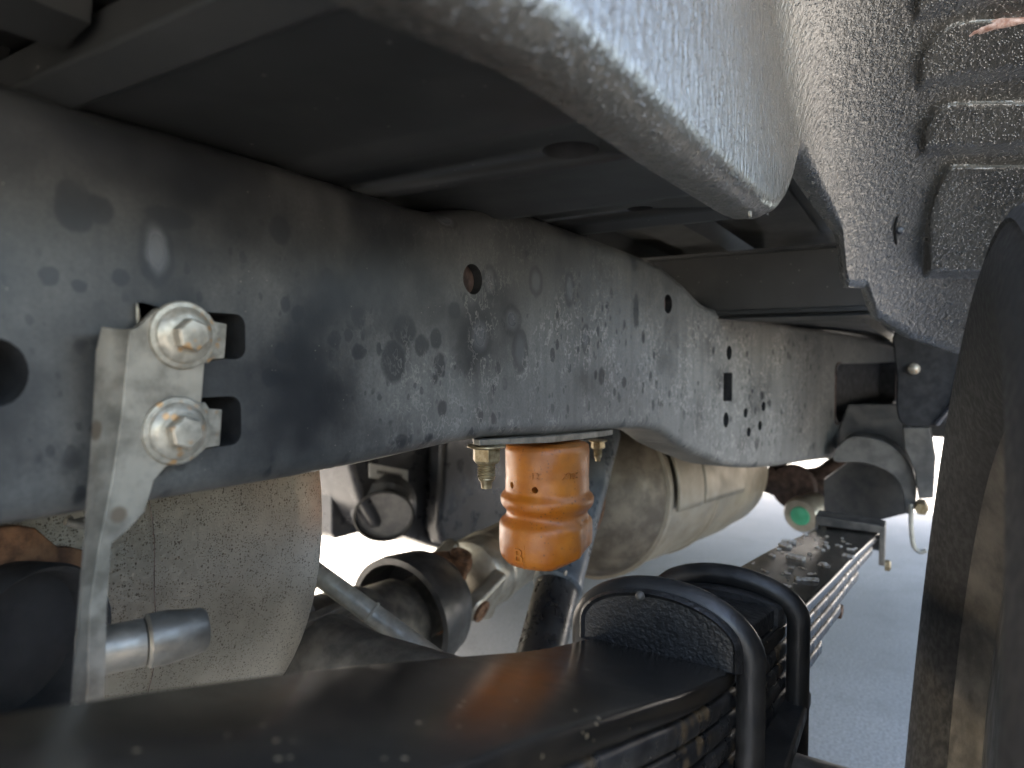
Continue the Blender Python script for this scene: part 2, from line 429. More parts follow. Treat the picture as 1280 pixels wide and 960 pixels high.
def ground_material():
    m = NT('concrete')
    c = m.mix(m.ramp(m.noise(1.3, 6), 0.3, 0.7), (0.185, 0.186, 0.188), (0.275, 0.276, 0.277))
    c = m.mix(m.ramp(m.noise(9, 5, 0.6), 0.50, 0.72, 0, 0.35), c, (0.125, 0.125, 0.125))
    c = m.mix(m.ramp(m.noise(160, 3), 0.35, 0.65, 0, 0.55), c, (0.14, 0.14, 0.14))
    c = m.mix(m.ramp(m.noise(420, 2), 0.60, 0.68, 0, 0.6), c, (0.085, 0.084, 0.082))
    v = m.voro(70); c = m.mix(m.ramp(v.outputs['Distance'], 0.06, 0.12, 0.6, 0), c, (0.10, 0.097, 0.092))
    v2 = m.voro(45); c = m.mix(m.ramp(v2.outputs['Distance'], 0.04, 0.08, 0.7, 0), c, (0.42, 0.415, 0.40))
    m.col(c); m.set(Roughness=0.8)
    m.bump(m.noise(140, 5), 0.5, 0.003)
    return m.m
M_ground = ground_material()

# ------------------------------------------------------------------ ground
bm = bmesh.new()
vs = [bm.verts.new((x, y, GZ)) for x, y in ((-150, -150), (150, -150), (150, 150), (-150, 150))]
bm.faces.new(vs)
g = from_bm('ground', bm, M_ground, smooth=0); g['kind'] = 'structure'

# ------------------------------------------------------------------ truck bed underside
bed = thing('truck_bed', (0.5, 0.9, 0.1), 'dark grey underside of the truck bed above the chassis rail', 'truck bed')
ZB = at(500, 246, Y=0.29).z + 0.0005                  # the bed sits on the rail
def yline(u, v, z): return at(u, v, Z=z).x
X0 = at(41, 102, Z=ZB).x; X1 = at(100, 121, Z=ZB).x; X2 = at(500, 246, Z=ZB).x
YN, YF = 0.116, 1.62
# wide sill panel with a drain hole
bm = bmesh.new()
XC = at(690, 140, Z=ZB).x
prof = [(X1, ZB), (X1+0.002, ZB-0.0006), (X1+0.05, ZB+0.0012), (XC-0.010, ZB+0.0026), (XC-0.003, ZB+0.0020), (XC+0.004, ZB+0.0003), (XC+0.012, ZB), (X2-0.001, ZB), (X2, ZB+0.001), (X2+0.001, ZB+0.03), (X1, ZB+0.03)]
prism(bm, [Vector((x, YN, z)) for x, z in prof], (0, YF-YN, 0))
panel = from_bm('crossmember', bm, M_bed, bed, smooth=20)
hc = at(713, 188, Z=ZB)
hx = at(713, 196, Z=ZB).x-hc.x
bm = bmesh.new(); lathe(bm, (hc.x, hc.y, ZB-0.02), (0, 0, 1), [(0.0145, 0), (0.0145, 0.1)], 28)
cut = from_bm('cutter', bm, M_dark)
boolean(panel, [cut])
bm = bmesh.new(); box(bm, hc.x-0.03, hc.x+0.03, hc.y-0.03, hc.y+0.03, ZB+0.0302, ZB+0.034); from_bm('hole_backing', bm, M_dark, bed, smooth=0)  # black sheet above the drain hole, painted-in shade
# lipped flange on the rear edge of the sill panel
bm = bmesh.new()
prism(bm, [Vector((x, YN, z)) for x, z in ((X0, ZB+0.002), (X1, ZB-0.002), (X1+0.001, ZB-0.0035), (X1-0.002, ZB-0.0045), (X0-0.001, ZB-0.001))], (0, YF-YN, 0))
from_bm('flange', bm, M_bed, bed, smooth=20)
# bed floor sheet: corrugated, ridges along X
def floor_sheet(x0, x1, z, dz, pitch, name, skew=0.0):
    bm = bmesh.new(); pts = []
    y = YN
    while y < YF:
        pts += [(y, z), (y+pitch*0.42, z), (y+pitch*0.52, z+dz), (y+pitch*0.88, z+dz)]
        y += pitch
    loops = [[Vector((x0, a, b)) for a, b in pts], [Vector((x1, a, b)) for a, b in pts]]
    loft(bm, loops, cap=False, closed=False)
    rows = [[Vector((x0, a, b+0.006)) for a, b in pts], [Vector((x1, a, b+0.006)) for a, b in pts]]
    loft(bm, rows, cap=False, closed=False)
    return from_bm(name, bm, M_bed, bed, smooth=20)
floor_sheet(-1.2, X1+0.02, ZB+0.036, 0.016, 0.15, 'floor_sheet')
floor_sheet(X2-0.02, 1.35, ZB+0.070, 0.018, 0.15, 'floor_sheet')
# upper-left rib running along the truck
bm = bmesh.new()
p0 = at(-60, -14, Z=ZB+0.02); p1 = at(107, 70, Z=ZB+0.02)
prism(bm, [Vector((-0.6, p1.y-0.028, ZB+0.034)), Vector((-0.6, p1.y-0.026, ZB+0.022)), Vector((-0.6, p1.y-0.004, ZB+0.017)), Vector((-0.6, p1.y+0.004, ZB+0.034))], (0.6+X0+0.012, 0, 0))
from_bm('floor_rib', bm, M_bed, bed, smooth=20)
# second, stepped crossmember beyond the panel
def xat(u, v, z): return at(u, v, Z=z).x
za, zb_ = ZB+0.022, ZB+0.040
xa0 = X2+0.0015; xa1 = xat(546, 264, za) ; xb = xat(680, 270, zb_)
bm = bmesh.new()
steps = [(xa0, ZB+0.0035), (xa0+0.03, ZB+0.007), (xa0+0.10, ZB+0.009), (xa0+0.112, ZB+0.006), (xa0+0.125, ZB+0.007), (xa0+0.14, ZB+0.020), (xa0+0.27, ZB+0.026), (xa0+0.285, ZB+0.022), (xa0+0.30, ZB+0.023), (xa0+0.31, ZB+0.040), (xa0+0.31, ZB+0.066), (xa0, ZB+0.066)]
prism(bm, [Vector((x, YN, z)) for x, z in steps], (0, YF-YN, 0))
cm2 = from_bm('crossmember', bm, M_bed, bed, smooth=25)
hp = at(800, 254, Z=ZB+0.028)
bm = bmesh.new(); lathe(bm, (hp.x, hp.y, ZB-0.02), (0, 0, 1), [(0.011, 0), (0.011, 0.075)], 24)
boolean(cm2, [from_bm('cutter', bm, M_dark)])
# far crossmember: a tall vertical face
XF = 1.05
zt_ = at(930, 314, X=XF).z; zb2 = at(1000, 396, X=XF).z
ya = -0.06; yb = 1.2
bm = bmesh.new()
prism(bm, [Vector((x, ya, z)) for x, z in ((XF-0.012, zt_), (XF-0.010, zt_-0.004), (XF, zt_-0.006), (XF+0.004, zb2+0.014), (XF-0.003, zb2+0.012), (XF-0.004, zb2+0.006), (XF+0.002, zb2+0.004), (XF-0.004, zb2), (XF+0.10, zb2), (XF+0.10, zt_))], (0, yb-ya, 0))
from_bm('far_crossmember', bm, M_bed, bed, smooth=20)
bm = bmesh.new(); box(bm, 1.16, 3.6, YN-0.04, YF, zb2+0.002, zb2+0.05); box(bm, 2.95, 3.05, -0.36, 1.3, -0.30, zb2+0.0015); from_bm('cab_floor_and_blocker', bm, M_bed, bed, smooth=0)  # cab floor plus an added cross wall, both blocking light from ahead
bm = bmesh.new(); box(bm, -1.2, 3.6, YN, YF, ZB+0.100, ZB+0.112); from_bm('light_block_sheet', bm, M_bed, bed, smooth=0)  # added unseen sheet over the bed floor, blocks light from above
bm = bmesh.new(); box(bm, 0.70, 0.785, 0.068, YN-0.001, ZB+0.071, ZB+0.095); box(bm, 0.7855, 1.045, -0.03, YN-0.001, ZB+0.071, ZB+0.095); from_bm('floor_lip', bm, M_bed, bed, smooth=0)
# near-side cab floor and sill ahead of the wheel, unseen, blocking side light
bm = bmesh.new(); box(bm, 1.16, 3.6, -0.36, YN-0.041, zb2+0.03, zb2+0.05); box(bm, 1.22, 3.6, -0.38, -0.361, -0.26, 0.4); from_bm('cab_sill', bm, M_bed, bed, smooth=0)
# bed side on the far side of the truck: keeps the sun off the underside
bm = bmesh.new()
prism(bm, [Vector((-1.2, YF, -0.16)), Vector((-1.2, YF+0.05, -0.16)), Vector((-1.2, YF+0.06, 0.5)), Vector((-1.2, YF, 0.5))], (4.9, 0, 0))
from_bm('bed_side', bm, M_bed, bed, smooth=0)

# ------------------------------------------------------------------ frame rail
rail = thing('frame_rail', (0.6, 0.32, zbot(0.6)), 'long black chassis rail with water stains and punched holes', 'chassis rail')
RW = 0.072
def rail_loop(x, inset=0.0):
    y0, zt, zb = RY(x)+inset, ztop(x)-inset, zbot(x)+inset
    y1 = RY(x)+RW-inset
    rt, rb = 0.017, 0.013
    L = []
    def arc(cy, cz, r, a0, a1, n=6):
        for i in range(n+1):
            a = R(a0+(a1-a0)*i/n); L.append(Vector((x, cy+r*math.cos(a), cz+r*math.sin(a))))
    arc(y0+rb, zb+rb, rb, 270, 180); arc(y0+rt, zt-rt, rt, 180, 90)
    arc(y1-rt, zt-rt, rt, 90, 0); arc(y1-rb, zb+rb, rb, 0, -90)
    return L
xs = list(np.arange(-0.45, 0.30, 0.05)) + list(np.arange(0.30, 1.30, 0.0125)) + list(np.arange(1.30, 2.81, 0.05))
bm = bmesh.new(); loft(bm, [rail_loop(x) for x in xs])
body = from_bm('web', bm, M_rail, rail, smooth=30)
cutters = []
def slot(u0, v0, u1, v1, depth=0.05, rr=0.25):
    """rounded rectangular punched hole through two photo corners on the rail face"""
    p, q = rail_hit(u0, v0), rail_hit(u1, v1)
    x0, x1 = sorted((p.x, q.x)); z0, z1 = sorted((p.z, q.z)); y = RY((x0+x1)/2)
    r = rr*min(x1-x0, z1-z0); pts = []
    for cx, cz, a0 in ((x1-r, z1-r, 0), (x0+r, z1-r, 90), (x0+r, z0+r, 180), (x1-r, z0+r, 270)):
        for i in range(5):
            a = R(a0+22.5*i); pts.append(Vector((cx+r*math.cos(a), RY(cx+r*math.cos(a))-0.03, cz+r*math.sin(a))))
    b = bmesh.new(); prism(b, pts, (0, 0.03+depth, 0)); cutters.append(from_bm('cutter', b, M_dark))  # near-black lining paints the shade inside the punched holes
def rhole(u, v, ru, rv, depth=0.05):
    p = rail_hit(u, v); ex = abs(rail_hit(u+ru, v).x-rail_hit(u-ru, v).x)/2; ez = abs(rail_hit(u, v+rv).z-rail_hit(u, v-rv).z)/2
    pts = [Vector((p.x+ex*math.cos(2*math.pi*i/24), RY(p.x)-0.03, p.z+ez*math.sin(2*math.pi*i/24))) for i in range(24)]
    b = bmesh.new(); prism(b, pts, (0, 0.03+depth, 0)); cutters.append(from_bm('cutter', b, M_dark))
    return p, ex, ez
rhole(-8, 466, 46, 44)
slot(240, 389, 307, 449); slot(235, 498, 302, 555)
h1 = rhole(591, 349, 12, 19, 0.012); h2 = rhole(835, 380, 5, 12, 0.012)
rhole(911.5, 441, 3.2, 9); slot(904.5, 466, 915, 501, rr=0.12); rhole(907.5, 525, 3.4, 9.5)
for u, v in ((932, 516), (936, 540), (950, 532), (954.5, 508)): rhole(u, v, 2.4, 6)
slot(1046, 455, 1119, 500, 0.045, 0.2)
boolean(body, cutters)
for p in body.data.polygons: p.use_smooth = True
body.data.set_sharp_from_angle(angle=R(30))
for (p, ex, ez) in (h1, h2):                     # rusty plugs at the bottom of the two blind holes
    bm = bmesh.new()
    pts = [Vector((p.x+ex*1.1*math.cos(2*math.pi*i/20), RY(p.x)+0.008, p.z+ez*1.1*math.sin(2*math.pi*i/20))) for i in range(20)]
    prism(bm, pts, (0, 0.006, 0)); from_bm('hole_plug', bm, M_darkrust, rail)
# rust line round the rectangular opening
a, b = rail_hit(1046, 455), rail_hit(1119, 500)
yy = lambda x: RY(x)
bm = bmesh.new()
x0, x1 = sorted((a.x, b.x)); z0, z1 = sorted((a.z, b.z))
ring = []
for cx, cz, a0 in ((x1-.012, z1-.012, 0), (x0+.012, z1-.012, 90), (x0+.012, z0+.012, 180), (x1-.012, z0+.012, 270)):
    for i in range(5):
        t = R(a0+22.5*i); ring.append((cx+.02*math.cos(t), cz+.014*math.sin(t)))
ring.append(ring[0])
tube(bm, [Vector((x, yy(x)-0.0003, z)) for x, z in ring], 0.0022, 8)
from_bm('hole_rim', bm, M_darkrust, rail)

# spring hanger welded below the far end of the rail: arched side plates round the spring eye
def hanger_poly(y):
    px = [(1042, 576), (1050, 556), (1066, 546), (1090, 548), (1112, 556), (1130, 572), (1142, 592), (1146, 618), (1141, 640), (1132, 640),
          (1128, 612), (1116, 594), (1098, 584), (1076, 578)]
    return px
XH = 1.46
bm = bmesh.new()
pts = [at(u, v, X=XH) for u, v in hanger_poly(0)]
pts = smooth_poly(pts, 4, closed=True)
prism(bm, pts, (0.10, 0, 0))
from_bm('spring_hanger', bm, M_hang, rail, bevel=0.002)
bm = bmesh.new()
prism(bm, [at(u, v, X=XH+0.16) for u, v in ((1030, 600), (1060, 578), (1100, 582), (1132, 596), (1140, 640), (1100, 650), (1030, 640))], (0.03, 0, 0))
from_bm('hanger_back', bm, M_railplain, rail)
bm = bmesh.new()
prism(bm, [at(u, v, X=XH-0.02) for u, v in ((1128, 534), (1162, 534), (1170, 570), (1167, 623), (1148, 624), (1143, 590), (1130, 560))], (0.05, 0, 0))
from_bm('hanger_leg', bm, M_hang, rail, bevel=0.003)
bm = bmesh.new()
prism(bm, [at(u, v, X=XH+0.11) for u, v in ((1040, 560), (1060, 505), (1160, 505), (1168, 560), (1150, 590), (1140, 600), (1120, 575), (1080, 565))], (0.02, 0, 0))
from_bm('hanger_gusset', bm, M_railplain, rail, bevel=0.003)
bm = bmesh.new(); lathe(bm, at(1152, 637, X=XH-0.03), (1, 0, 0), [(0.011, 0), (0.012, 0.004), (0.012, 0.05)], 6)
from_bm('hanger_bolt', bm, M_zincy, rail)
bm = bmesh.new()
tube(bm, smooth_poly([at(u, v, X=XH-0.02) for u, v in ((1139, 630), (1139, 660), (1142, 682), (1150, 690), (1158, 688))], 5), 0.004, 8)
from_bm('wire_hook', bm, M_dullrod, rail)
# dark plastic shield bolted over the end of the rail
sh = thing('splash_shield', at(1160, 530, X=1.25), 'dark plastic shield with a bright bolt behind the tyre', 'shield')
bm = bmesh.new()
prism(bm, smooth_poly([at(u, v, X=1.25) for u, v in ((1122, 405), (1215, 405), (1225, 450), (1205, 500), (1186, 526), (1165, 533), (1132, 532), (1121, 515), (1121, 470))], 3, True), (0.02, 0, 0))
from_bm('panel', bm, M_dark, sh, bevel=0.003)
bm = bmesh.new()
tube(bm, [at(u, v, X=1.247) for u, v in ((1214, 420), (1205, 470), (1190, 508), (1170, 531))], 0.004, 8)
from_bm('edge_bead', bm, M_plastic, sh)
bm = bmesh.new(); lathe(bm, at(1142, 461, X=1.249), (-1, -0.2, 0), [(0.009, 0), (0.009, 0.004), (0.006, 0.007), (0.0, 0.009)], 12)
from_bm('bolt', bm, M_zinc, sh)

# ------------------------------------------------------------------ galvanised bracket bolted to the rail
YB = 0.29
brk = thing('mounting_bracket', at(110, 865, Y=YB-0.012), 'pale galvanised bracket bolted to the black rail by two hex bolts', 'bracket')
YP = YB-0.010
outline = [(162,412),(172,410),(185,398),(197,386),(220,381),(240,387),(252,402),(257,425),(256,450),(252,500),(250,524),(245,548),(230,571),(207,584),(193,600),(181,640),(160,663),(140,679),(134,762),(131,880),
           (108,880),(112,762),(124,679),(140,600),(152,520)]
bm = bmesh.new()
prism(bm, [at(u, v, Y=YP) for u, v in outline], (0, 0.004, 0))
from_bm('plate', bm, M_galv, brk, bevel=0.0004)
# the bent flange: from the crease towards the camera side
cre = [(162,412),(160,450),(152,520),(140,600),(124,679),(112,762),(108,880)]
lef = [(127,409),(120,440),(116,520),(110,600),(104,679),(97,762),(88,880)]
bm = bmesh.new()
ra = [at(u, v, Y=YP+0.0005) for u, v in cre]
rb = [at(u, v, Y=YP-0.0045) for u, v in lef]
mid = [(p+q)/2 + Vector((0, 0.0022, 0)) for p, q in zip(ra, rb)]
t_ = Vector((0.0025, 0.0032, 0))
loops = []
for p, mm, q in zip(ra, mid, rb):
    loops.append([p, mm, q, q+t_, mm+t_, p+t_])
loft(bm, loops)
from_bm('flange', bm, M_galv, brk, smooth=60)
def hexbolt(parent, c, axis, r, mat, name='bolt', tilt=None):
    bm = bmesh.new()
    lathe(bm, c, axis, [(r*1.50, 0), (r*1.56, 0.0012), (r*1.50, 0.0026), (r*1.40, 0.0028)], 32)
    w = from_bm('washer', bm, mat, None)
    bm = bmesh.new(); c2 = Vector(c)+Vector(axis).normalized()*0.0028
    lathe(bm, c2, axis, [(r*1.28, 0), (r*1.28, 0.0010), (r*1.08, 0.0024), (r*0.9, 0.003)], 32)
    lathe(bm, c2+Vector(axis).normalized()*0.0022, axis, [(r*0.76, 0), (r*0.76, 0.0062), (r*0.68, 0.0072), (r*0.5, 0.0074)], 6, ph=0.35)
    o = from_bm(name, bm, mat, parent, smooth=25, bevel=0.0003)
    w.parent = o; w.matrix_parent_inverse = Matrix.Identity(4)
    return o
BAX = Vector((-0.10, -1, -0.02))
hexbolt(brk, at(227, 419, Y=YP-0.0002), BAX, 0.0098, M_zinc)
hexbolt(brk, at(219, 538, Y=YP-0.0002), BAX, 0.0098, M_zinc)
for pts in ([(176,384),(176,402),(186,392),(262,392),(268,402),(284,405),(281,448),(266,449),(261,454),(240,454),(200,440)],
            [(225,505),(257,503),(262,511),(278,512),(275,557),(258,560),(252,566),(225,566)]):
    bm = bmesh.new(); prism(bm, [at(u, v, Y=YB-0.004) for u, v in pts], (0, 0.0025, 0))
    from_bm('clip_nut', bm, M_zinc, brk, bevel=0.0005)

# ------------------------------------------------------------------ bump stop
YS = 0.318
bc = at(684, 560, Y=YS)
bump = thing('bump_stop', (bc.x, bc.y, at(684, 710, Y=YS).z), 'orange rubber bump stop hanging under the chassis rail', 'bump stop')
dpx = proj(bc)[2]/FPX                      # metres per photo pixel here
zpx = lambda v: at(684, v, Y=YS).z
prof = [(0.0, 553), (49, 553), (51.5, 555), (52.5, 562), (52.2, 590), (51.8, 594), (52.3, 597), (52.3, 609), (53.2, 613), (56.8, 616.5), (58.2, 619.5), (58.4, 622), (58.0, 626), (56.0, 630), (52.6, 633.5), (50.9, 636), (50.6, 639), (51.5, 642), (56.0, 646.5), (58.8, 649.5), (59.8, 653), (60.0, 658), (59.9, 672), (59.3, 685), (57.8, 691), (53, 697), (40, 700.5), (0, 701)]
N = 72
bm = bmesh.new(); loops = []
for r, v in prof:
    L = []
    for i in range(N):
        a = 2*math.pi*i/N
        rr = max(r, 0.05)*dpx; z = zpx(v)
        x, y = math.cos(a), math.sin(a)
        if v > 644:                              # lower block is flattened on its camera-right flank and cut away below
            k = x*RGT.x + y*RGT.y
            k2 = k*0.94 - 0.34*(x*FWD.x+y*FWD.y)
            if k2 > 0.86: rr *= 0.86/k2
            if v > 680: z += max(0.0, k-0.05)*0.016*(v-680)/20
        L.append(Vector((bc.x+x*rr, bc.y+y*rr, z)))
    loops.append(L)
loft(bm, loops)
sb = from_bm('rubber_body', bm, M_orange, bump, smooth=50)
def on_cyl(u, v, rpx):
    """point of the bump stop's skin (radius rpx photo pixels) seen at a pixel, and its outward normal"""
    s = max(-0.98, min(0.98, (u-684)/rpx)); th = math.asin(s)
    d0 = Vector((-FWD.x, -FWD.y, 0)).normalized(); r0 = Vector((RGT.x, RGT.y, 0)).normalized()
    n = d0*math.cos(th) + r0*math.sin(th)
    return Vector((bc.x, bc.y, zpx(v))) + n*rpx*dpx, n
cs = []
for u, v in ((667, 603), (640, 601)):
    p, n = on_cyl(u, v, 52); b = bmesh.new(); lathe(b, p+n*0.01, -n, [(0.0033, 0), (0.0033, 0.026)], 16); cs.append(from_bm('cutter', b, None))
boolean(sb, cs)
for p in sb.data.polygons: p.use_smooth = True
sb.data.set_sharp_from_angle(angle=R(62))
def emboss(txt, u, v, rpx, size, rot=0.0, mat=None, name='moulded_mark'):
    cu = bpy.data.curves.new('t', 'FONT'); cu.body = txt; cu.size = size; cu.align_x = 'CENTER'; cu.align_y = 'CENTER'; cu.extrude = 0.0009
    o = bpy.data.objects.new('t', cu); C.objects.link(o); bpy.context.view_layer.update()
    me = bpy.data.meshes.new_from_object(o.evaluated_get(bpy.context.evaluated_depsgraph_get())); bpy.data.objects.remove(o)
    d0 = Vector((-FWD.x, -FWD.y, 0)).normalized(); r0 = Vector((RGT.x, RGT.y, 0)).normalized()
    th0 = math.asin((u-684)/rpx); rr = rpx*dpx; z0 = zpx(v)
    for vt in me.vertices:
        x, y, z = vt.co
        x, y = x*math.cos(rot)-y*math.sin(rot), x*math.sin(rot)+y*math.cos(rot)
        th = th0 + x/rr; n = d0*math.cos(th)+r0*math.sin(th)
        vt.co = Vector((bc.x, bc.y, z0+y)) + n*(rr+z+0.0009)
    return finish(name, me, mat or M_orange, bump, smooth=0)
emboss('12', 667, 587, 52.4, 0.0085); emboss('XTX', 709, 587, 52.4, 0.0085)
emboss('B', 648, 681, 60.0, 0.019, R(0))
bm = bmesh.new()
p4 = [on_cyl(u, v, 59.6)[0] for u, v in ((654.5, 667), (654.5, 695))]
tube(bm, p4, 0.0007, 6); from_bm('moulded_mark', bm, M_orange, bump)
# base plate and its two studs
def pl(u, v, y=YS-0.02): return at(u, v, Y=y)
bm = bmesh.new()
top, bot = [], []
for u, y in ((592, 0.300), (600, 0.2935), (690, 0.2925), (748, 0.294), (766, 0.302), (764, 0.335), (745, 0.350), (600, 0.350), (590, 0.335)):
    x = at(u, 548, Y=y).x
    z = zbot(x)-0.0005
    top.append(Vector((x, y, z))); bot.append(Vector((x, y, z-(0.0065 if u > 680 else 0.0045))))
va = [bm.verts.new(p) for p in top]; vb_ = [bm.verts.new(p) for p in bot]
bm.faces.new(va); bm.faces.new(list(reversed(vb_)))
for i in range(len(va)):
    j = (i+1) % len(va); bm.faces.new((va[i], vb_[i], vb_[j], va[j]))
from_bm('base_plate', bm, M_galv, bump, bevel=0.0008)
def stud(u, v0, s, y):
    p = at(u, v0, Y=y); k = s
    bm = bmesh.new()
    lathe(bm, p, (0, 0, -1), [(0.0165*k, 0), (0.0170*k, 0.0016*k), (0.013*k, 0.003*k)], 24)
    lathe(bm, p-Vector((0, 0, 0.0028*k)), (0, 0, -1), [(0.0125*k, 0), (0.0125*k, 0.0105*k), (0.0105*k, 0.013*k)], 6, ph=0.2)
    nut = from_bm('nut', bm, M_zincy, bump, smooth=25, bevel=0.0004)
    pr = []; h = 0.013*k
    for i in range(7):
        pr += [(0.0082*k, h), (0.0068*k, h+0.0012*k)]; h += 0.0024*k
    pr += [(0.0072*k, h), (0.0050*k, h+0.003*k), (0.0046*k, h+0.008*k), (0.0, h+0.0082*k)]
    bm = bmesh.new(); lathe(bm, p, (0, 0, -1), pr, 18)
    st = from_bm('stud', bm, M_zincy, None, smooth=50); st.parent = nut; st.matrix_parent_inverse = Matrix.Identity(4)
stud(608, 556, 0.95, 0.300); stud(747.5, 550, 0.72, 0.345)

# ------------------------------------------------------------------ leaf spring
SYC = interp([(-0.4, 0.157), (0.0, 0.150), (0.43, 0.1415), (0.6, 0.132), (0.88, 0.115), (1.43, 0.095)])
SZ = interp([(-0.35, 0.018), (-0.2, -0.022), (0, -0.070), (0.08, -0.091), (0.165, -0.116), (0.268, -0.150), (0.36, -0.180), (0.45, -0.201), (0.6, -0.221), (0.76, -0.238), (0.926, -0.256), (1.2, -0.295), (1.43, -0.330)])
HW, LT = 0.048, 0.0135
spring = thing('leaf_spring', (0.52, SYC(0.52), SZ(0.52)-0.06), 'glossy black leaf spring curving forward under the chassis rail', 'leaf spring')
def leaf(k, x0, x1, mat, t=LT, gap=0.0004, name='leaf', hw=HW, taper=True):
    bm = bmesh.new(); loops = []
    xsx = np.linspace(x0, x1, 60)
    for x in xsx:
        dz = (SZ(x+0.004)-SZ(x-0.004))/0.008
        nrm = Vector((-dz, 0, 1)).normalized()
        c = Vector((x, SYC(x), SZ(x))) - nrm*(k*(t+gap))
        w = hw
        if taper and k > 0:
            e = min(x-x0, x1-x)
            if e < 0.03: w = hw*(0.72+0.28*e/0.03)
        L = []
        r = 0.004
        for sy, sz in ((-1, 0), (-1, -1), (1, -1), (1, 0)):
            cy = sy*(w-r); cz = -r if sz == 0 else -t+r
            a0 = {(-1, 0): 90, (-1, -1): 180, (1, -1): 270, (1, 0): 0}[(sy, sz)]
            for i in range(4):
                a = R(a0 + 30*i)
                L.append(c + Vector((0, cy + r*math.cos(a), 0)) + nrm*(cz + r*math.sin(a)))
        loops.append(L)
    loft(bm, loops)
    return from_bm(name, bm, mat, spring, smooth=40)
leaf(0, -0.35, 1.45, M_spring)
leaf(1, -0.22, 1.30, M_springedge)
leaf(2, -0.05, 1.08, M_springedge)
leaf(3, 0.10, 0.90, M_springedge)
leaf(4, 0.24, 0.78, M_springedge)
bm = bmesh.new()
x = 0.885; box(bm, x, x+0.028, SYC(x)-0.046, SYC(x)+0.046, SZ(x)-0.0135*3-0.026, SZ(x)-0.0135*3-0.016); from_bm('leaf_tip', bm, M_rust, spring, bevel=0.002)
# spring eye with bushing and its clamp at the far end
bm = bmesh.new(); xe, ze = 1.462, SZ(1.45)-0.012
lathe(bm, (xe, SYC(1.43)-HW, ze), (0, 1, 0), [(0.030, 0), (0.030, 2*HW)], 24); from_bm('spring_eye', bm, M_spring, spring)
bm = bmesh.new(); xk = 1.34; zk = SZ(xk); yk = SYC(xk)
prism(bm, [Vector((xk, yk-HW-0.012, zk-0.055)), Vector((xk, yk-HW-0.012, zk+0.016)), Vector((xk, yk+HW+0.006, zk+0.022)), Vector((xk, yk+HW+0.006, zk-0.055)), Vector((xk, yk+HW+0.002, zk-0.055)), Vector((xk, yk+HW+0.002, zk+0.004)), Vector((xk, yk-HW-0.003, zk+0.003)), Vector((xk, yk-HW-0.003, zk-0.055))], (0.055, 0, 0))
from_bm('leaf_clip', bm, M_iron, spring, bevel=0.002)
bm = bmesh.new(); lathe(bm, (xk+0.02, yk-HW-0.012, zk-0.058), (0, -1, 0), [(0.010, 0), (0.010, 0.008), (0.006, 0.010)], 6); from_bm('clip_bolt', bm, M_zincy, spring)
# grit and dry leaf crumbs lying on the far half and near end
bm = bmesh.new()
for i in range(55):
    x = rng.uniform(0.70, 1.20) if i < 55 else rng.uniform(0.05, 0.40); y = SYC(x)+rng.uniform(-0.9, 0.9)*HW
    s = rng.uniform(0.0006, 0.0022)*(2.2 if (i % 6 == 0 and i < 55) else (0.18 if i >= 55 else 1.0)); z = SZ(x)
    a = rng.uniform(0, 6.28); M = Matrix.Translation((x, y, z+s*0.3)) @ Matrix.Rotation(a, 4, 'Z') @ Matrix.Rotation(rng.uniform(-.4, .4), 4, 'X')
    box(bm, -s*rng.uniform(1, 3.5), s*2, -s, s, -s*0.4, s*0.5, M)
gr = from_bm('grit', bm, M_grit, spring, smooth=0); gr['kind'] = 'stuff'

# clamp saddle on top of the spring and two U-bolts over it
ub = []
XU1, XU2 = 0.430, 0.575
def arch(x, hw, zc, hz, n=24, a0=0, a1=180):
    yc = SYC(x)
    return [Vector((x, yc - hw*math.cos(R(a0+(a1-a0)*i/n)), zc + hz*math.sin(R(a0+(a1-a0)*i/n)))) for i in range(n+1)]
sad = thing('spring_saddle', (0.5, SYC(0.5), SZ(0.5)), 'black cast half-round saddle clamped on the spring under the U-bolts', 'spring saddle')
bm = bmesh.new()
def half(x, hw, top):
    z = SZ(x)
    return [Vector((x, SYC(x)-hw, z-0.001))] + arch(x, hw, z+0.012, top, 28) + [Vector((x, SYC(x)+hw, z-0.001))]
zz = SZ(XU1)
loft(bm, [half(XU1-0.015, 0.0500, 0.0245), half(XU1-0.0175, 0.0520, 0.0268), half(XU1-0.0145, 0.0545, 0.0290), half(XU1-0.0095, 0.0545, 0.0290), half(XU1-0.0092, 0.0488, 0.0205), half(XU1+0.010, 0.0488, 0.0205), half(XU1+0.014, 0.045, 0.018)])
m_s = simple('saddle_cast', (0.010, 0.010, 0.010), (0.022, 0.021, 0.020), 0.42, scale=70, bump=0.9, bscale=330, bdist=0.0014)
from_bm('front_plate', bm, m_s, sad, smooth=40)
bm = bmesh.new()
loft(bm, [half(XU1+0.0145, 0.042, 0.004), half(XU2-0.0145, 0.042, 0.004)])
from_bm('web', bm, m_s, sad, smooth=40)
bm = bmesh.new()
loft(bm, [half(XU2-0.014, 0.045, 0.009), half(XU2-0.010, 0.0475, 0.012), half(XU2+0.012, 0.0475, 0.012)])
from_bm('rear_plate', bm, m_s, sad, smooth=40)
bm = bmesh.new(); pb = at(801, 745, X=XU1-0.02); lathe(bm, pb, (-1, 0, 0.3), [(0.0028, 0), (0.0032, 0.002), (0.0018, 0.004), (0, 0.0045)], 12); from_bm('locating_pin', bm, M_iron, sad)
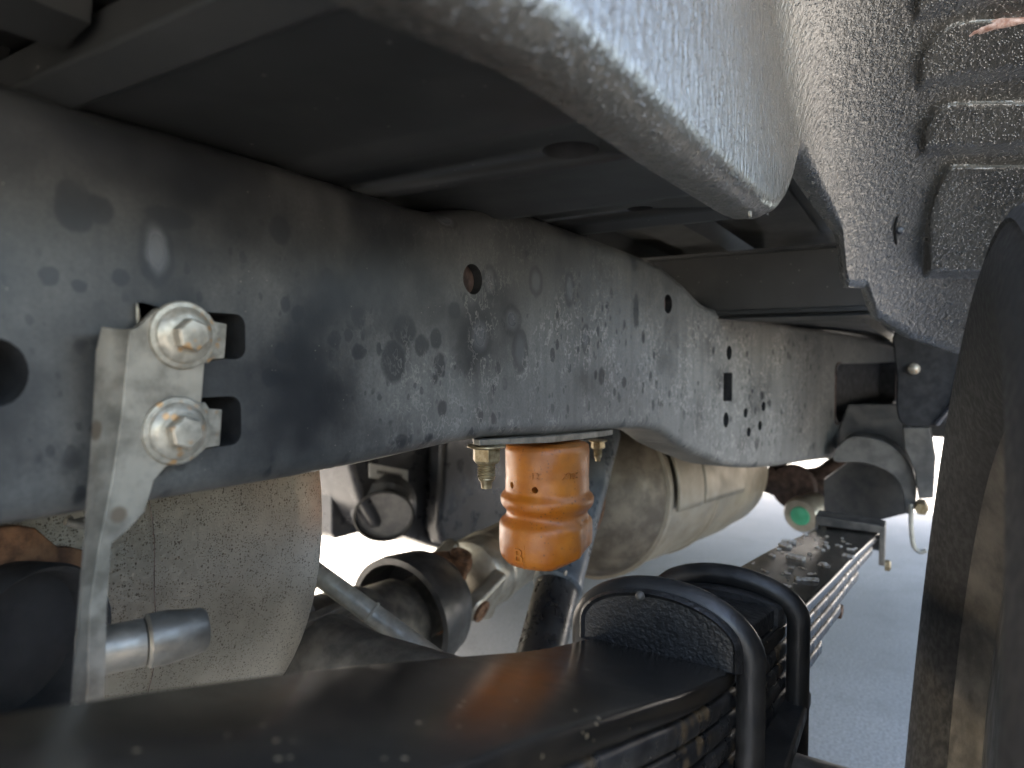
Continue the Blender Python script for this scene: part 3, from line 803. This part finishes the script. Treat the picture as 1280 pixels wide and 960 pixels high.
def ubolt(x, label, rise):
    o = thing('u_bolt', (x, SYC(x), SZ(x)-0.2), label, 'U-bolt', 'U-bolts clamping the leaf spring to the axle')
    z = SZ(x); hw = HW+0.0095
    pts = [Vector((x, SYC(x)-hw, z-0.21))] + [Vector((x, SYC(x)-hw, z-0.21+0.205*i/6)) for i in range(1, 6)] + arch(x, hw, z+0.005, rise, 32) + [Vector((x, SYC(x)+hw, z-0.21+0.205*(5-i)/6)) for i in range(6)]
    bm = bmesh.new(); tube(bm, pts, 0.0090, 18); from_bm('rod', bm, M_ubolt, o, smooth=60)
    for s in (-1, 1):
        bm = bmesh.new(); lathe(bm, (x, SYC(x)+s*hw, z-0.168), (0, 0, -1), [(0.019, 0), (0.019, 0.018), (0.017, 0.02)], 6); from_bm('nut', bm, M_iron, o)
ubolt(XU1, 'nearer black U-bolt looped over the spring saddle', 0.035)
ubolt(XU2, 'farther black U-bolt on the spring, beyond the saddle face', 0.027)
# ------------------------------------------------------------------ axle
axle = thing('rear_axle', (0.50, 0.5, GZ), 'cast rear axle and differential half hidden behind the leaf spring', 'axle')
XA, ZA = 0.50, -0.335
bm = bmesh.new(); lathe(bm, (XA, -0.02, ZA), (0, 1, 0), [(0.047, 0), (0.047, 0.5), (0.055, 0.56)], 32); from_bm('axle_tube', bm, M_iron, axle)
bm = bmesh.new(); box(bm, XA-0.10, XA+0.10, SYC(XA)-0.07, SYC(XA)+0.07, SZ(XA)-0.085, SZ(XA)-0.071); box(bm, XA-0.05, XA+0.05, SYC(XA)-0.05, SYC(XA)+0.05, ZA+0.03, SZ(XA)-0.0712)
from_bm('spring_seat', bm, M_ubolt, axle, bevel=0.003)
bm = bmesh.new(); box(bm, XA-0.11, XA+0.11, SYC(XA)-0.085, SYC(XA)+0.085, -0.392, -0.374); from_bm('u_bolt_plate', bm, M_ubolt, axle, bevel=0.003)
bm = bmesh.new()
lathe(bm, (XA-0.06, 0.75, ZA-0.095), (1, 0, 0), [(0.07, -0.09), (0.12, -0.05), (0.135, 0.0), (0.135, 0.06), (0.12, 0.11), (0.085, 0.17), (0.075, 0.24), (0.065, 0.33), (0.05, 0.36)], 36)
from_bm('differential', bm, M_iron, axle, smooth=40)
for i in range(6):
    a = 2*math.pi*i/6+0.2
    bm = bmesh.new(); c = Vector((XA-0.02, 0.75+0.10*math.cos(a), ZA-0.095+0.10*math.sin(a)))
    box(bm, 0, 0.22, -0.02, 0.02, -0.006, 0.006, Matrix.Translation(c) @ Matrix.Rotation(a, 4, 'X') ); from_bm('rib', bm, M_iron, axle, bevel=0.002)

# ------------------------------------------------------------------ drive shaft
YD = 0.75
dz0 = at(516, 764, Y=YD)
ds = thing('drive_shaft', (dz0.x, YD, dz0.z), 'pale metal drive shaft with a dark damper ring and rusty joint', 'drive shaft')
ax = Vector((1, 0.0, 0.055)).normalized()
base = Vector((dz0.x, YD, dz0.z))
bm = bmesh.new()
lathe(bm, base, ax, [(0.08, 0.07), (0.098, 0.04), (0.108, -0.02), (0.108, -0.04), (0.097, -0.04), (0.094, -0.028), (0.084, 0.024), (0.065, 0.044), (0.058, 0.07)], 48, closed=True)
from_bm('damper_ring', bm, M_railplain, ds, smooth=30)
bm = bmesh.new(); lathe(bm, base-ax*0.25, ax, [(0.085, 0), (0.080, 0.10), (0.076, 0.17), (0.070, 0.215), (0.055, 0.225), (0.055, 0.30)], 32); from_bm('pinion_nose', bm, M_iron, ds, smooth=40)
# yokes: two pairs of ears and a cross
def ear(b0, b1, side, w, mat, nm):
    s, t, d = basis(ax)
    bm = bmesh.new()
    off = side
    pts = []
    for q in (-1, 1):
        pass
    M = Matrix((( ax.x, side.x, (ax.cross(side)).x, 0), (ax.y, side.y, (ax.cross(side)).y, 0), (ax.z, side.z, (ax.cross(side)).z, 0), (0, 0, 0, 1)))
    prof = []
    for i in range(13):
        a = R(-90+180*i/12); prof.append((b1+0.026*math.cos(a), 0.026*math.sin(a)))
    poly = [(b0, -0.055)] + prof + [(b0, 0.055)] if b1 > b0 else [(b0, -0.055)] + [(b1-0.026*math.cos(R(-90+180*i/12)), 0.026*math.sin(R(-90+180*i/12))) for i in range(13)] + [(b0, 0.055)]
    P = [base + (M @ Vector((x, 0.044, z))) for x, z in poly]
    prism(bm, P, side*0.032)
    from_bm(nm, bm, mat, ds, bevel=0.009)
    bm = bmesh.new(); lathe(bm, base + M @ Vector((b1, 0.070, 0)), side, [(0.021, 0), (0.021, 0.0105), (0.013, 0.0108), (0.012, 0.008), (0, 0.008)], 20)
    cap = from_bm('bearing_cap', bm, M_rust, ds)
sv, tv, _ = basis(ax)
rot = R(68)
s1 = (sv*math.cos(rot)+tv*math.sin(rot)).normalized(); t1 = ax.cross(s1)
for q in (-1, 1):
    ear(0.05, 0.11, s1*q, 1, M_rust, 'flange_yoke'); ear(0.18, 0.11, t1*q, 1, M_alu, 'tube_yoke')
bm = bmesh.new(); lathe(bm, base+ax*0.165, ax, [(0.05, 0), (0.072, 0.012), (0.076, 0.02), (0.076, 0.05), (0.073, 0.055), (0.073, 0.065), (0.0765, 0.07), (0.0765, 0.085), (0.073, 0.09), (0.073, 1.9)], 40); from_bm('tube', bm, M_alu, ds, smooth=30)

# ------------------------------------------------------------------ stabiliser rod and a thin pipe crossing in front of the axle
rod = thing('stabiliser_rod', at(560, 835, Y=0.46), 'dull grey steel rod slanting down in front of the drive shaft', 'rod')
bm = bmesh.new(); tube(bm, [at(372, 698, Y=0.66), at(395, 716, Y=0.645), at(480, 778, Y=0.555), at(620, 880, Y=0.44)], 0.0132, 18); from_bm('bar', bm, M_dullrod, rod)
pp_ = at(463, 764, Y=0.57); bm = bmesh.new(); lathe(bm, pp_, at(480, 778, Y=0.555)-pp_, [(0.0134, 0), (0.0142, 0.002), (0.0134, 0.004)], 18); from_bm('collar', bm, M_dullrod, rod)
pipe = thing('brake_pipe', at(440, 850, Y=0.6), 'thin brownish pipe leaning beside the muffler below the rod', 'pipe')
bm = bmesh.new(); tube(bm, smooth_poly([at(372, 745, Y=0.70), at(395, 780, Y=0.68), at(418, 820, Y=0.64), at(440, 875, Y=0.6)], 5), 0.010, 14); from_bm('tube', bm, M_iron, pipe)
bm = bmesh.new(); tube(bm, [at(416, 815, Y=0.641), at(424, 832, Y=0.63)], 0.0125, 14); from_bm('sleeve', bm, M_rust, pipe)

# ------------------------------------------------------------------ shock absorber
shock = thing('shock_absorber', at(690, 830, Y=0.44), 'black shock absorber with a scuffed dust cover behind the bump stop', 'shock absorber')
YK = 0.45
pt, pm, pbm = at(752, 540, Y=YK+0.05), at(696, 735, Y=YK), at(668, 850, Y=YK-0.03)
axk = (pbm-pm).normalized()
M_shock = simple('shock_black', (0.012, 0.012, 0.013), (0.035, 0.033, 0.031), 0.32, scale=30, bump=0.2, bscale=300, speck=[(50, 0.2, (0.3, 0.27, 0.22))])
M_cover = simple('dust_cover', (0.085, 0.098, 0.108), (0.19, 0.205, 0.212), 0.34, 0.3, scale=18, bump=0.2, bscale=300)
bm = bmesh.new(); lathe(bm, pm, axk, [(0.031, -0.005), (0.033, 0), (0.033, 0.30), (0.02, 0.31)], 32); from_bm('tube', bm, M_shock, shock)
bm = bmesh.new(); lathe(bm, pt, (pm-pt), [(0.036, 0), (0.036, (pm-pt).length-0.015), (0.038, (pm-pt).length-0.012), (0.038, (pm-pt).length-0.003), (0.034, (pm-pt).length+0.001)], 32); from_bm('dust_cover', bm, M_cover, shock)
bm = bmesh.new(); lathe(bm, at(706, 716, Y=YK-0.043), (0, -1, 0), [(0.004, 0), (0.004, 0.002), (0, 0.003)], 12); from_bm('rivet', bm, M_zinc, shock)

# ------------------------------------------------------------------ muffler (left) and its fittings
MX1 = at(410, 600, Y=0.42).x
muf = thing('muffler', (0.1, 0.62, -0.34), 'big speckled steel muffler lit warm behind the bracket', 'muffler')
cy, cz, ry, rz = 0.63, -0.13, 0.21, 0.235
bm = bmesh.new(); loops = []
for x, k in ((-0.32, 0.80), (-0.31, 0.93), (-0.29, 0.99), (-0.27, 1.0), (0.0, 1.0), (MX1-0.035, 1.0), (MX1-0.014, 0.998), (MX1-0.004, 0.985), (MX1, 0.955), (MX1+0.002, 0.90), (MX1+0.006, 0.6)):
    loops.append([Vector((x, cy+ry*k*math.cos(2*math.pi*i/72), cz+rz*k*math.sin(2*math.pi*i/72))) for i in range(72)])
loft(bm, loops); from_bm('shell', bm, M_muff, muf, smooth=40)
bm = bmesh.new(); tube(bm, [Vector((x_, cy+(ry+0.0005)*math.cos(t), cz+(rz+0.0005)*math.sin(t))) for t in [R(150+3*i) for i in range(36)] for x_ in [0.250+0.0012*math.sin(t*17)+0.012*(t-3.6)]], 0.00028, 6); from_bm('scratch', bm, M_darkrust, muf)
# tail pipe socket with rusty flange
pc = at(8, 800, Y=0.40)
bm = bmesh.new()
axp = Vector((0.25, -1, 0.0)).normalized()
n = 40; s, t, d = basis(axp)
o_ = []; i_ = []
for k in range(n):
    a = 2*math.pi*k/n; rr = 0.056 + 0.006*mnoise.noise(Vector((math.cos(a)*2.2, math.sin(a)*2.2, 3))) + 0.004*math.sin(5*a)
    o_.append(pc + (s*math.cos(a)+t*math.sin(a))*rr)
prism(bm, o_, -d*0.012); from_bm('rusty_flange', bm, M_rust, muf, bevel=0.0015)
bm = bmesh.new(); lathe(bm, pc, axp, [(0.036, -0.03), (0.040, 0.0), (0.041, 0.022), (0.0395, 0.026), (0.037, 0.022), (0.036, 0.004), (0.0, 0.003)], 40); from_bm('pipe_stub', bm, M_dark, muf, smooth=40)

hrod = thing('hanger_rod', at(140, 815, Y=0.33), 'bare steel hanger rod with a cone tip beside the bracket', 'hanger rod')
h0, h1_ = at(96, 820, Y=0.345), at(257, 786, Y=0.325)
L = (h1_-h0).length; dd = h1_-h0
bm = bmesh.new(); lathe(bm, h0, dd, [(0.0118, 0), (0.0118, L-0.030), (0.0114, L-0.0295)], 32); from_bm('rod', bm, M_steelrod, hrod)
bm = bmesh.new(); lathe(bm, h0, dd, [(0.0118, L-0.029), (0.0136, L-0.0275), (0.0136, L-0.018), (0.0115, L-0.002), (0.0102, L), (0.0, L+0.0005)], 32); from_bm('tip', bm, M_steelrod, hrod, smooth=30)
# small bright clip peeping out between rail and muffler
cl = thing('wire_clip', at(94, 652, Y=0.36), 'tiny bright metal clip under the rail beside the bracket', 'clip')
bm = bmesh.new(); tube(bm, smooth_poly([at(u, v, Y=0.36) for u, v in ((84, 648), (90, 654), (98, 653), (106, 651))], 4), 0.0022, 10); from_bm('wire', bm, M_steelrod, cl)
bm = bmesh.new(); tube(bm, [at(u, v, Y=0.358) for u, v in ((82, 652), (106, 657))], 0.002, 10); from_bm('wire', bm, M_steelrod, cl)

# ------------------------------------------------------------------ exhaust canister ahead of the shock
can = thing('exhaust_canister', (1.4, 0.5, -0.45), 'long tan exhaust canister with bolted heat shields under the rail', 'exhaust canister')
A, B = Vector((1.15, 0.59, -0.265)), Vector((2.05, 0.475, -0.315))
ac = (B-A).normalized(); LC = (B-A).length
bm = bmesh.new(); lathe(bm, A, ac, [(0.05, -0.06), (0.06, -0.04), (0.10, -0.01), (0.155, 0.04), (0.175, 0.08), (0.180, 0.10)], 48); from_bm('inlet_cone', bm, M_dome, can, smooth=40)
bm = bmesh.new(); lathe(bm, A, ac, [(0.180, 0.10), (0.187, 0.103), (0.187, 0.118), (0.180, 0.122), (0.180, 0.36), (0.184, 0.365), (0.184, 0.375), (0.179, 0.38), (0.178, 0.60), (0.174, 0.605), (0.170, 0.74), (0.150, 0.80), (0.10, 0.86), (0.04, LC)], 48); from_bm('shell', bm, M_shield, can, smooth=30)
s, t, d = basis(ac)
for h0_, h1c, a0, a1, rr in ((0.125, 0.25, 130, 215, 0.196), (0.262, 0.50, 130, 208, 0.193)):
    bm = bmesh.new(); lo_ = []
    for h in (h0_, h0_+0.004, h1c-0.004, h1c):
        row = []
        for k in range(25):
            a = R(a0+(a1-a0)*k/24); e = 0.004 if h in (h0_, h1c) else 0
            dirv = (Vector((0, -1, 0)) - ac*(-ac.y)).normalized(); upv = ac.cross(dirv)
            if upv.z < 0: upv = -upv
            ang = R(-8+88*k/24)
            row.append(A + ac*h + (dirv*math.cos(ang)+upv*math.sin(ang))*(rr-e))
        lo_.append(row)
    loft(bm, lo_, cap=False, closed=False)
    o = from_bm('heat_shield', bm, M_shield, can, smooth=40); sm = o.modifiers.new('solid', 'SOLIDIFY'); sm.thickness = 0.003
bm = bmesh.new(); tube(bm, smooth_poly([at(772, 560, Y=0.56), at(785, 585, Y=0.56), at(775, 610, Y=0.57), at(760, 625, Y=0.6)], 4), 0.016, 12); from_bm('clamp', bm, M_rust, can)
bm = bmesh.new(); lathe(bm, A, ac, [(0.100, -0.014), (0.108, -0.010), (0.108, -0.004), (0.106, 0.0)], 48); from_bm('weld_bead', bm, M_rust, can)

# rusty exhaust flange and hanger bush near the front spring eye
fl = thing('exhaust_flange', at(1000, 645, X=1.95), 'rusty exhaust flange with a green-capped bush past the canister', 'exhaust flange')
bm = bmesh.new(); q0 = at(1000, 645, X=1.85); lathe(bm, q0, Vector((0.9, -0.25, 0.12)), [(0.042, 0), (0.046, 0.006), (0.046, 0.03), (0.040, 0.05), (0.036, 0.10)], 28); from_bm('bush', bm, M_alu, fl, smooth=40)
bm = bmesh.new(); lathe(bm, q0, -Vector((0.9, -0.25, 0.12)), [(0.026, -0.002), (0.024, 0.004), (0.0, 0.006)], 20); from_bm('bush_cap', bm, M_green, fl, smooth=40)
bm = bmesh.new(); tube(bm, smooth_poly([at(960, 595, X=2.05), at(1000, 606, X=2.05), at(1030, 604, X=2.05), at(1052, 590, X=2.1)], 5), [0.05]*16, 20); from_bm('pipe', bm, M_darkrust, fl)
bm = bmesh.new(); lathe(bm, at(990, 610, X=2.0), (0.9, -0.25, 0.1), [(0.062, 0), (0.065, 0.004), (0.065, 0.022), (0.05, 0.03)], 28); from_bm('flange', bm, M_darkrust, fl)
bm = bmesh.new(); tube(bm, smooth_poly([at(1048, 596, X=1.95), at(1046, 625, X=1.95), at(1030, 640, X=1.95), at(1022, 668, X=1.95)], 5), 0.022, 12); from_bm('hanger', bm, M_dark, fl)

# ------------------------------------------------------------------ plastic tank on the far side
YT = 1.18
tank = thing('fluid_tank', at(520, 690, Y=YT), 'dark plastic tank with a round cap and white label under the rail', 'tank')
bm = bmesh.new()
pts = [at(u, v, Y=YT) for u, v in ((437, 470), (437, 575), (452, 630), (470, 660), (560, 688), (640, 700), (700, 690), (760, 600), (760, 470))]
prism(bm, pts, (0, 0.28, 0)); from_bm('body', bm, M_plastic, tank, bevel=0.02)
bm = bmesh.new()
pts = [at(u, v, Y=YT+0.10) for u, v in ((415, 470), (415, 668), (420, 674), (466, 662), (466, 470))]
prism(bm, pts, (0, 0.12, 0)); from_bm('side_panel', bm, M_plastic, tank, bevel=0.006)
bm = bmesh.new()
pts = [at(u, v, Y=YT-0.06) for u, v in ((560, 470), (549, 660), (556, 683), (600, 672), (660, 665), (700, 470))]
prism(bm, pts, (0, 0.06, 0)); from_bm('moulded_rib', bm, M_plastic, tank, bevel=0.02)
pc = at(480, 645, Y=YT-0.02); rc = 38*proj(pc)[2]/FPX
CAX = (-FWD*0.90 + Vector((0, 0, -0.45)) + Vector((0, -0.25, 0))).normalized()
bm = bmesh.new(); lathe(bm, pc-CAX*0.046, CAX, [(rc*1.10, -0.02), (rc*1.10, 0), (rc*1.08, 0.02), (rc*0.98, 0.03), (rc*0.95, 0.045), (rc*0.93, 0.046), (rc*0.90, 0.036), (0, 0.030)], 44)
cap_o = from_bm('filler_cap', bm, simple('grey_cap', (0.07, 0.07, 0.075), (0.11, 0.11, 0.11), 0.4), tank, smooth=30)
bm = bmesh.new(); lathe(bm, pc-CAX*0.004, CAX, [(rc*0.955, 0), (rc*1.0, 0.004), (rc*1.0, 0.008), (rc*0.93, 0.010), (rc*0.90, 0.0)], 44, closed=True); from_bm('seal_ring', bm, M_dark, tank)
lab = [at(u, v, Y=YT-0.004) for u, v in ((462, 579), (510, 588), (510, 606), (462, 597))]
bm = bmesh.new(); prism(bm, lab, (0, 0.003, 0)); from_bm('label', bm, M_label, tank, smooth=0)
def lerp(a, b, t): return a+(b-a)*t
tx = 0.18
while tx < 0.8:                                   # a row of small printed characters
    w = rng.uniform(0.035, 0.06)
    a0, a1 = lerp(lab[0], lab[1], tx), lerp(lab[0], lab[1], tx+w); b0, b1 = lerp(lab[3], lab[2], tx), lerp(lab[3], lab[2], tx+w)
    q = [lerp(a0, b0, 0.36), lerp(a1, b1, 0.36), lerp(a1, b1, 0.62), lerp(a0, b0, 0.62)]
    if 0.44 < tx < 0.5: tx += 0.06; continue
    bm = bmesh.new(); prism(bm, [p+Vector((0, -0.001, 0)) for p in q], (0, 0.0006, 0)); from_bm('printed_mark', bm, M_ink, tank, smooth=0)
    tx += w+0.022

# ------------------------------------------------------------------ wheel housing liner
lin_t = thing('wheel_housing', (0.6, 0.1, 0.1), 'sprayed black wheel housing with rolled edge and raised pads', 'wheel housing')
YW = 0.087
edge = [(300,-130),(400,-58),(485,0),(660,81),(721,122),(822,199),(900,253),(922,268),(937,274),(950,269),(960,258),(968,240),(975,217),(981,196),(986,199),(1000,222),(1022,258),(1044,292),(1049,320),(1052,350),(1056,360),(1078,361),(1085,380),(1091,396),(1134,423),(1199,443),(1260,452),(1400,462)]
vb = lin(edge)
def face_x(z): return 0.95 - 0.72*z - 2.0*max(z, 0)**2
def wall_pt(az, z):
    """where a vertical sheet with a rounded corner is met at azimuth az (from +X towards +Y), height z"""
    xa = face_x(z); w, b = 0.20, 0.15; x0 = xa-w
    ta = math.tan(az)
    def yp(x):
        if x <= x0: return YW
        q = min(1.0, (x-x0)/w)
        return YW - b*(1-math.sqrt(max(0, 1-q*q)))
    # straight face first
    y = xa*ta
    if y <= YW-b: return xa, y
    lo, hi = (-3.0 if ta > 0.02 else x0), xa
    for _ in range(40):
        m_ = (lo+hi)/2
        if m_*ta - yp(m_) < 0: lo = m_
        else: hi = m_
    return hi, yp(hi)
def solve_z(u, v):
    az = YAW - math.atan((u-CX)/FPX); r = ray(u, v); el = r.z/math.hypot(r.x, r.y)
    lo, hi = -0.3, 0.6
    for _ in range(45):
        z = (lo+hi)/2; X, Y = wall_pt(az, z)
        if z/math.hypot(X, Y) < el: lo = z
        else: hi = z
    return az, z
def pads(u, v):
    """raised pads on the forward face: (inside measure 0..1, wedge)"""
    out = 0.0
    for ul, vt, vbm, vslope, rad in ((1146, 28, 112, -0.135, 60), (1150, 127, 194, -0.03, 46), (1155, 205, 346, 0.0, 40), (1142, -70, 28, -0.27, 60)):
        bot = vbm + vslope*(u-ul)
        k = (u-ul)
        if k < -3 or v > bot+2: continue
        top = vt + (max(0, 1-k/rad)**2)*(vbm-vt)*0.62 + vslope*0.25*k
        if v < top-2: continue
        ss = lambda q: (lambda t: t*t*(3-2*t))(min(1, max(0, q)))
        f = ss((k+2)/11) * ss((bot-v+2)/8)
        g_ = ss((v-top+1)/11)
        wd = 0.45+0.55*min(1, max(0, (v-top)/max(8, bot-top)))
        out = max(out, f*g_*wd)
    return out
us = sorted(set(list(np.arange(300, 900, 8.0)) + list(np.arange(900, 1110, 2.0)) + list(np.arange(1110, 1310, 1.8)) + [1330.0, 1360.0]))
bm = bmesh.new(); grid = []
NR = 240
for u in us:
    az = YAW - math.atan((u-CX)/FPX)
    v0 = vb(u)
    k_ = min(1, max(0, (u-960)/90)); RR = 0.015*(1-k_)+0.010*k_
    nx, ny = math.sin(k_*1.2), math.cos(k_*1.2)          # inboard at the wall, forward at the face
    z = 0.1
    for _ in range(60):                                  # height at which the rolled edge is seen on the traced outline
        X, Y = wall_pt(az, z); X += nx*RR; Y += ny*RR
        uu = CX + FPX*math.tan(YAW-math.atan2(Y, X)); r = ray(uu, vb(uu))
        z = max(-0.12, min(0.32, 0.7*z + 0.3*r.z/math.hypot(r.x, r.y)*math.hypot(X, Y)))
    zb0 = z; zt1 = max(zb0+0.1, 0.42 if u < 1050 else 0.36)
    col_ = []
    # rolled lip: curls inboard/under below the edge
    for k in range(4):                                   # hem turned back under the rolled edge
        X, Y = wall_pt(az, zb0); q = RR + 0.012*(1-k/4)
        col_.append(bm.verts.new((X+nx*q, Y+ny*q, zb0+0.0006*(4-k)*0.5)))
    for k in range(NR):
        t = (k/(NR-1))**(1.5 if u < 1050 else 1.12); z = zb0 + (zt1-zb0)*t
        X, Y = wall_pt(az, z)
        h = z-zb0
        if h < RR:
            roll = RR - math.sqrt(max(0, RR*RR-(RR-h)**2))
            X += nx*roll; Y += ny*roll
        pu, pv, pd = proj((X, Y, z))
        pd_ = pads(pu, pv)
        X -= 0.030*pd_*max(0.35, 1-2.2*max(0, z))
        col_.append(bm.verts.new((X, Y, z)))
    grid.append(col_)
for a, b in zip(grid, grid[1:]):
    for i in range(len(a)-1):
        bm.faces.new((a[i], b[i], b[i+1], a[i+1]))
from_bm('panel', bm, M_liner, lin_t, smooth=50)
# scuffed top edges of two pads
def scuff(pts, r):
    P = []
    for u, v in pts:
        az, z = solve_z(u, v); X, Y = wall_pt(az, z)
        P.append(Vector((X-0.004, Y, z)))
    bm = bmesh.new(); tube(bm, smooth_poly(P, 5), [r*(0.3+0.7*math.sin(math.pi*min(1, max(0, (i+0.5)/(5*(len(P)-1)+1))))) for i in range(5*(len(P)-1)+1)], 8)
    for v in bm.verts: v.co += Vector((mnoise.noise(v.co*400), mnoise.noise(v.co*400+Vector((5, 0, 0))), mnoise.noise(v.co*400+Vector((0, 7, 0)))))*0.0012
    from_bm('scuffed_edge', bm, M_scuff, lin_t, smooth=60)
scuff([(1186, 54), (1205, 45), (1230, 37), (1255, 33), (1285, 31)], 0.0036)
# push clip
def on_wall(u, v, off=0.0):
    az, z = solve_z(u, v); X, Y = wall_pt(az, z)
    return Vector((X-off*math.cos(az), Y-off*math.sin(az), z))
bm = bmesh.new(); tube(bm, smooth_poly([on_wall(u, v, 0.001) for u, v in ((1118, 271), (1115, 285), (1117, 305))], 5), 0.0013, 8); from_bm('slit', bm, M_dark, lin_t)
bm = bmesh.new(); lathe(bm, on_wall(1121, 289, 0.0), (-1, -0.1, 0), [(0.004, 0), (0.004, 0.004), (0.0025, 0.006), (0, 0.0065)], 12); from_bm('push_clip', bm, M_plastic, lin_t)
bm = bmesh.new(); tube(bm, [on_wall(u, v, 0.002) for u, v in ((1202, 410), (1210, 411))], 0.0012, 8); from_bm('push_clip', bm, M_dark, lin_t)
bm = bmesh.new(); lathe(bm, at(936, 268, Y=YW+0.008), (0, -1, 0), [(0.0022, 0), (0.0022, 0.0015), (0, 0.002)], 10); from_bm('hem_rivet', bm, M_zinc, lin_t)

# ------------------------------------------------------------------ tyre
TX, TZ, TR = 0.50, -0.28, 0.41
tyre = thing('wheel', (TX, -0.14, GZ), 'dark rubber tyre close to the camera at the right edge', 'tyre')
YI = 0.020                                          # inner bulge of the sidewall
prof = []
W = 0.27
half_prof = [(0.225, 0.030), (0.24, 0.018), (0.27, 0.006), (0.295, 0.0), (0.315, 0.002), (0.328, 0.0065), (0.330, 0.0050), (0.336, 0.0085), (0.338, 0.0125), (0.350, 0.020), (0.3555, 0.0245), (0.357, 0.0225), (0.362, 0.030), (0.3665, 0.036), (0.3680, 0.040), (0.372, 0.052), (0.374, 0.062), (0.374, 0.0625), (0.364, 0.064), (0.364, 0.076), (0.376, 0.0775), (0.378, 0.098), (0.378, 0.0985), (0.376, 0.100), (0.376, 0.112), (0.3945, 0.1135), (0.395, 0.1345)]
half_prof = [(r*1.06, y) for r, y in half_prof]
full = half_prof + [(r, W-y) for r, y in reversed(half_prof)]
bm = bmesh.new(); n = 180
loops = []
for r, y in full:
    loops.append([Vector((TX+r*math.cos(2*math.pi*i/n), YI-y, TZ+r*math.sin(2*math.pi*i/n))) for i in range(n)])
loft(bm, loops, cap=False)
from_bm('tyre', bm, M_rubber, tyre, smooth=30)
# shoulder lugs: one mesh shared by all
lug = bmesh.new()
box(lug, 0.384, 0.4085, -0.0625, -0.0385, -0.0135, 0.0135)
bmesh.ops.recalc_face_normals(lug, faces=lug.faces)
lme = bpy.data.meshes.new('tread_lug'); lug.to_mesh(lme); lug.free(); lme.materials.append(M_rubber)
lug2 = bmesh.new(); box(lug2, 0.396, 0.416, -0.099, -0.0785, -0.0140, 0.0140); bmesh.ops.recalc_face_normals(lug2, faces=lug2.faces)
lme2 = bpy.data.meshes.new('tread_block'); lug2.to_mesh(lme2); lug2.free(); lme2.materials.append(M_rubber)
for i in range(70):
    a = 2*math.pi*i/70
    for me, nm, da in ((lme, 'tread_lug', 0), (lme2, 'tread_block', 0.03)):
        o = bpy.data.objects.new(nm, me); C.objects.link(o); o.parent = tyre
        ang = a+da
        Mx = Matrix.Translation((TX, YI, TZ)) @ Matrix.Rotation(-ang, 4, 'Y')
        if nm == 'tread_block': Mx = Mx @ Matrix.Translation((0.408, -0.09, 0)) @ Matrix.Rotation(0.35, 4, 'X') @ Matrix.Translation((-0.408, 0.09, 0))
        o.matrix_parent_inverse = Matrix.Identity(4)
        o.matrix_basis = Matrix.Translation(-Vector(tyre.location)) @ Mx
bm = bmesh.new(); lathe(bm, (TX, YI-0.03, TZ), (0, -1, 0), [(0.239, 0), (0.239, 0.2), (0.20, 0.2), (0.195, 0.03)], 48, cap=False, closed=True); from_bm('rim', bm, M_iron, tyre, smooth=30)
bm = bmesh.new(); lathe(bm, (TX, -0.08, TZ), (0, 1, 0), [(0.10, -0.1), (0.19, -0.02), (0.19, 0.05), (0.06, 0.06)], 48); from_bm('brake_drum', bm, M_iron, tyre, smooth=30)
bm = bmesh.new(); pw = at(1112, 691, X=0.30); 
bpy.context.view_layer.update()
bm.free()
# the wheel leans a few degrees (negative camber under load on uneven ground)
tyre.rotation_euler = (R(4.2), 0, 0)
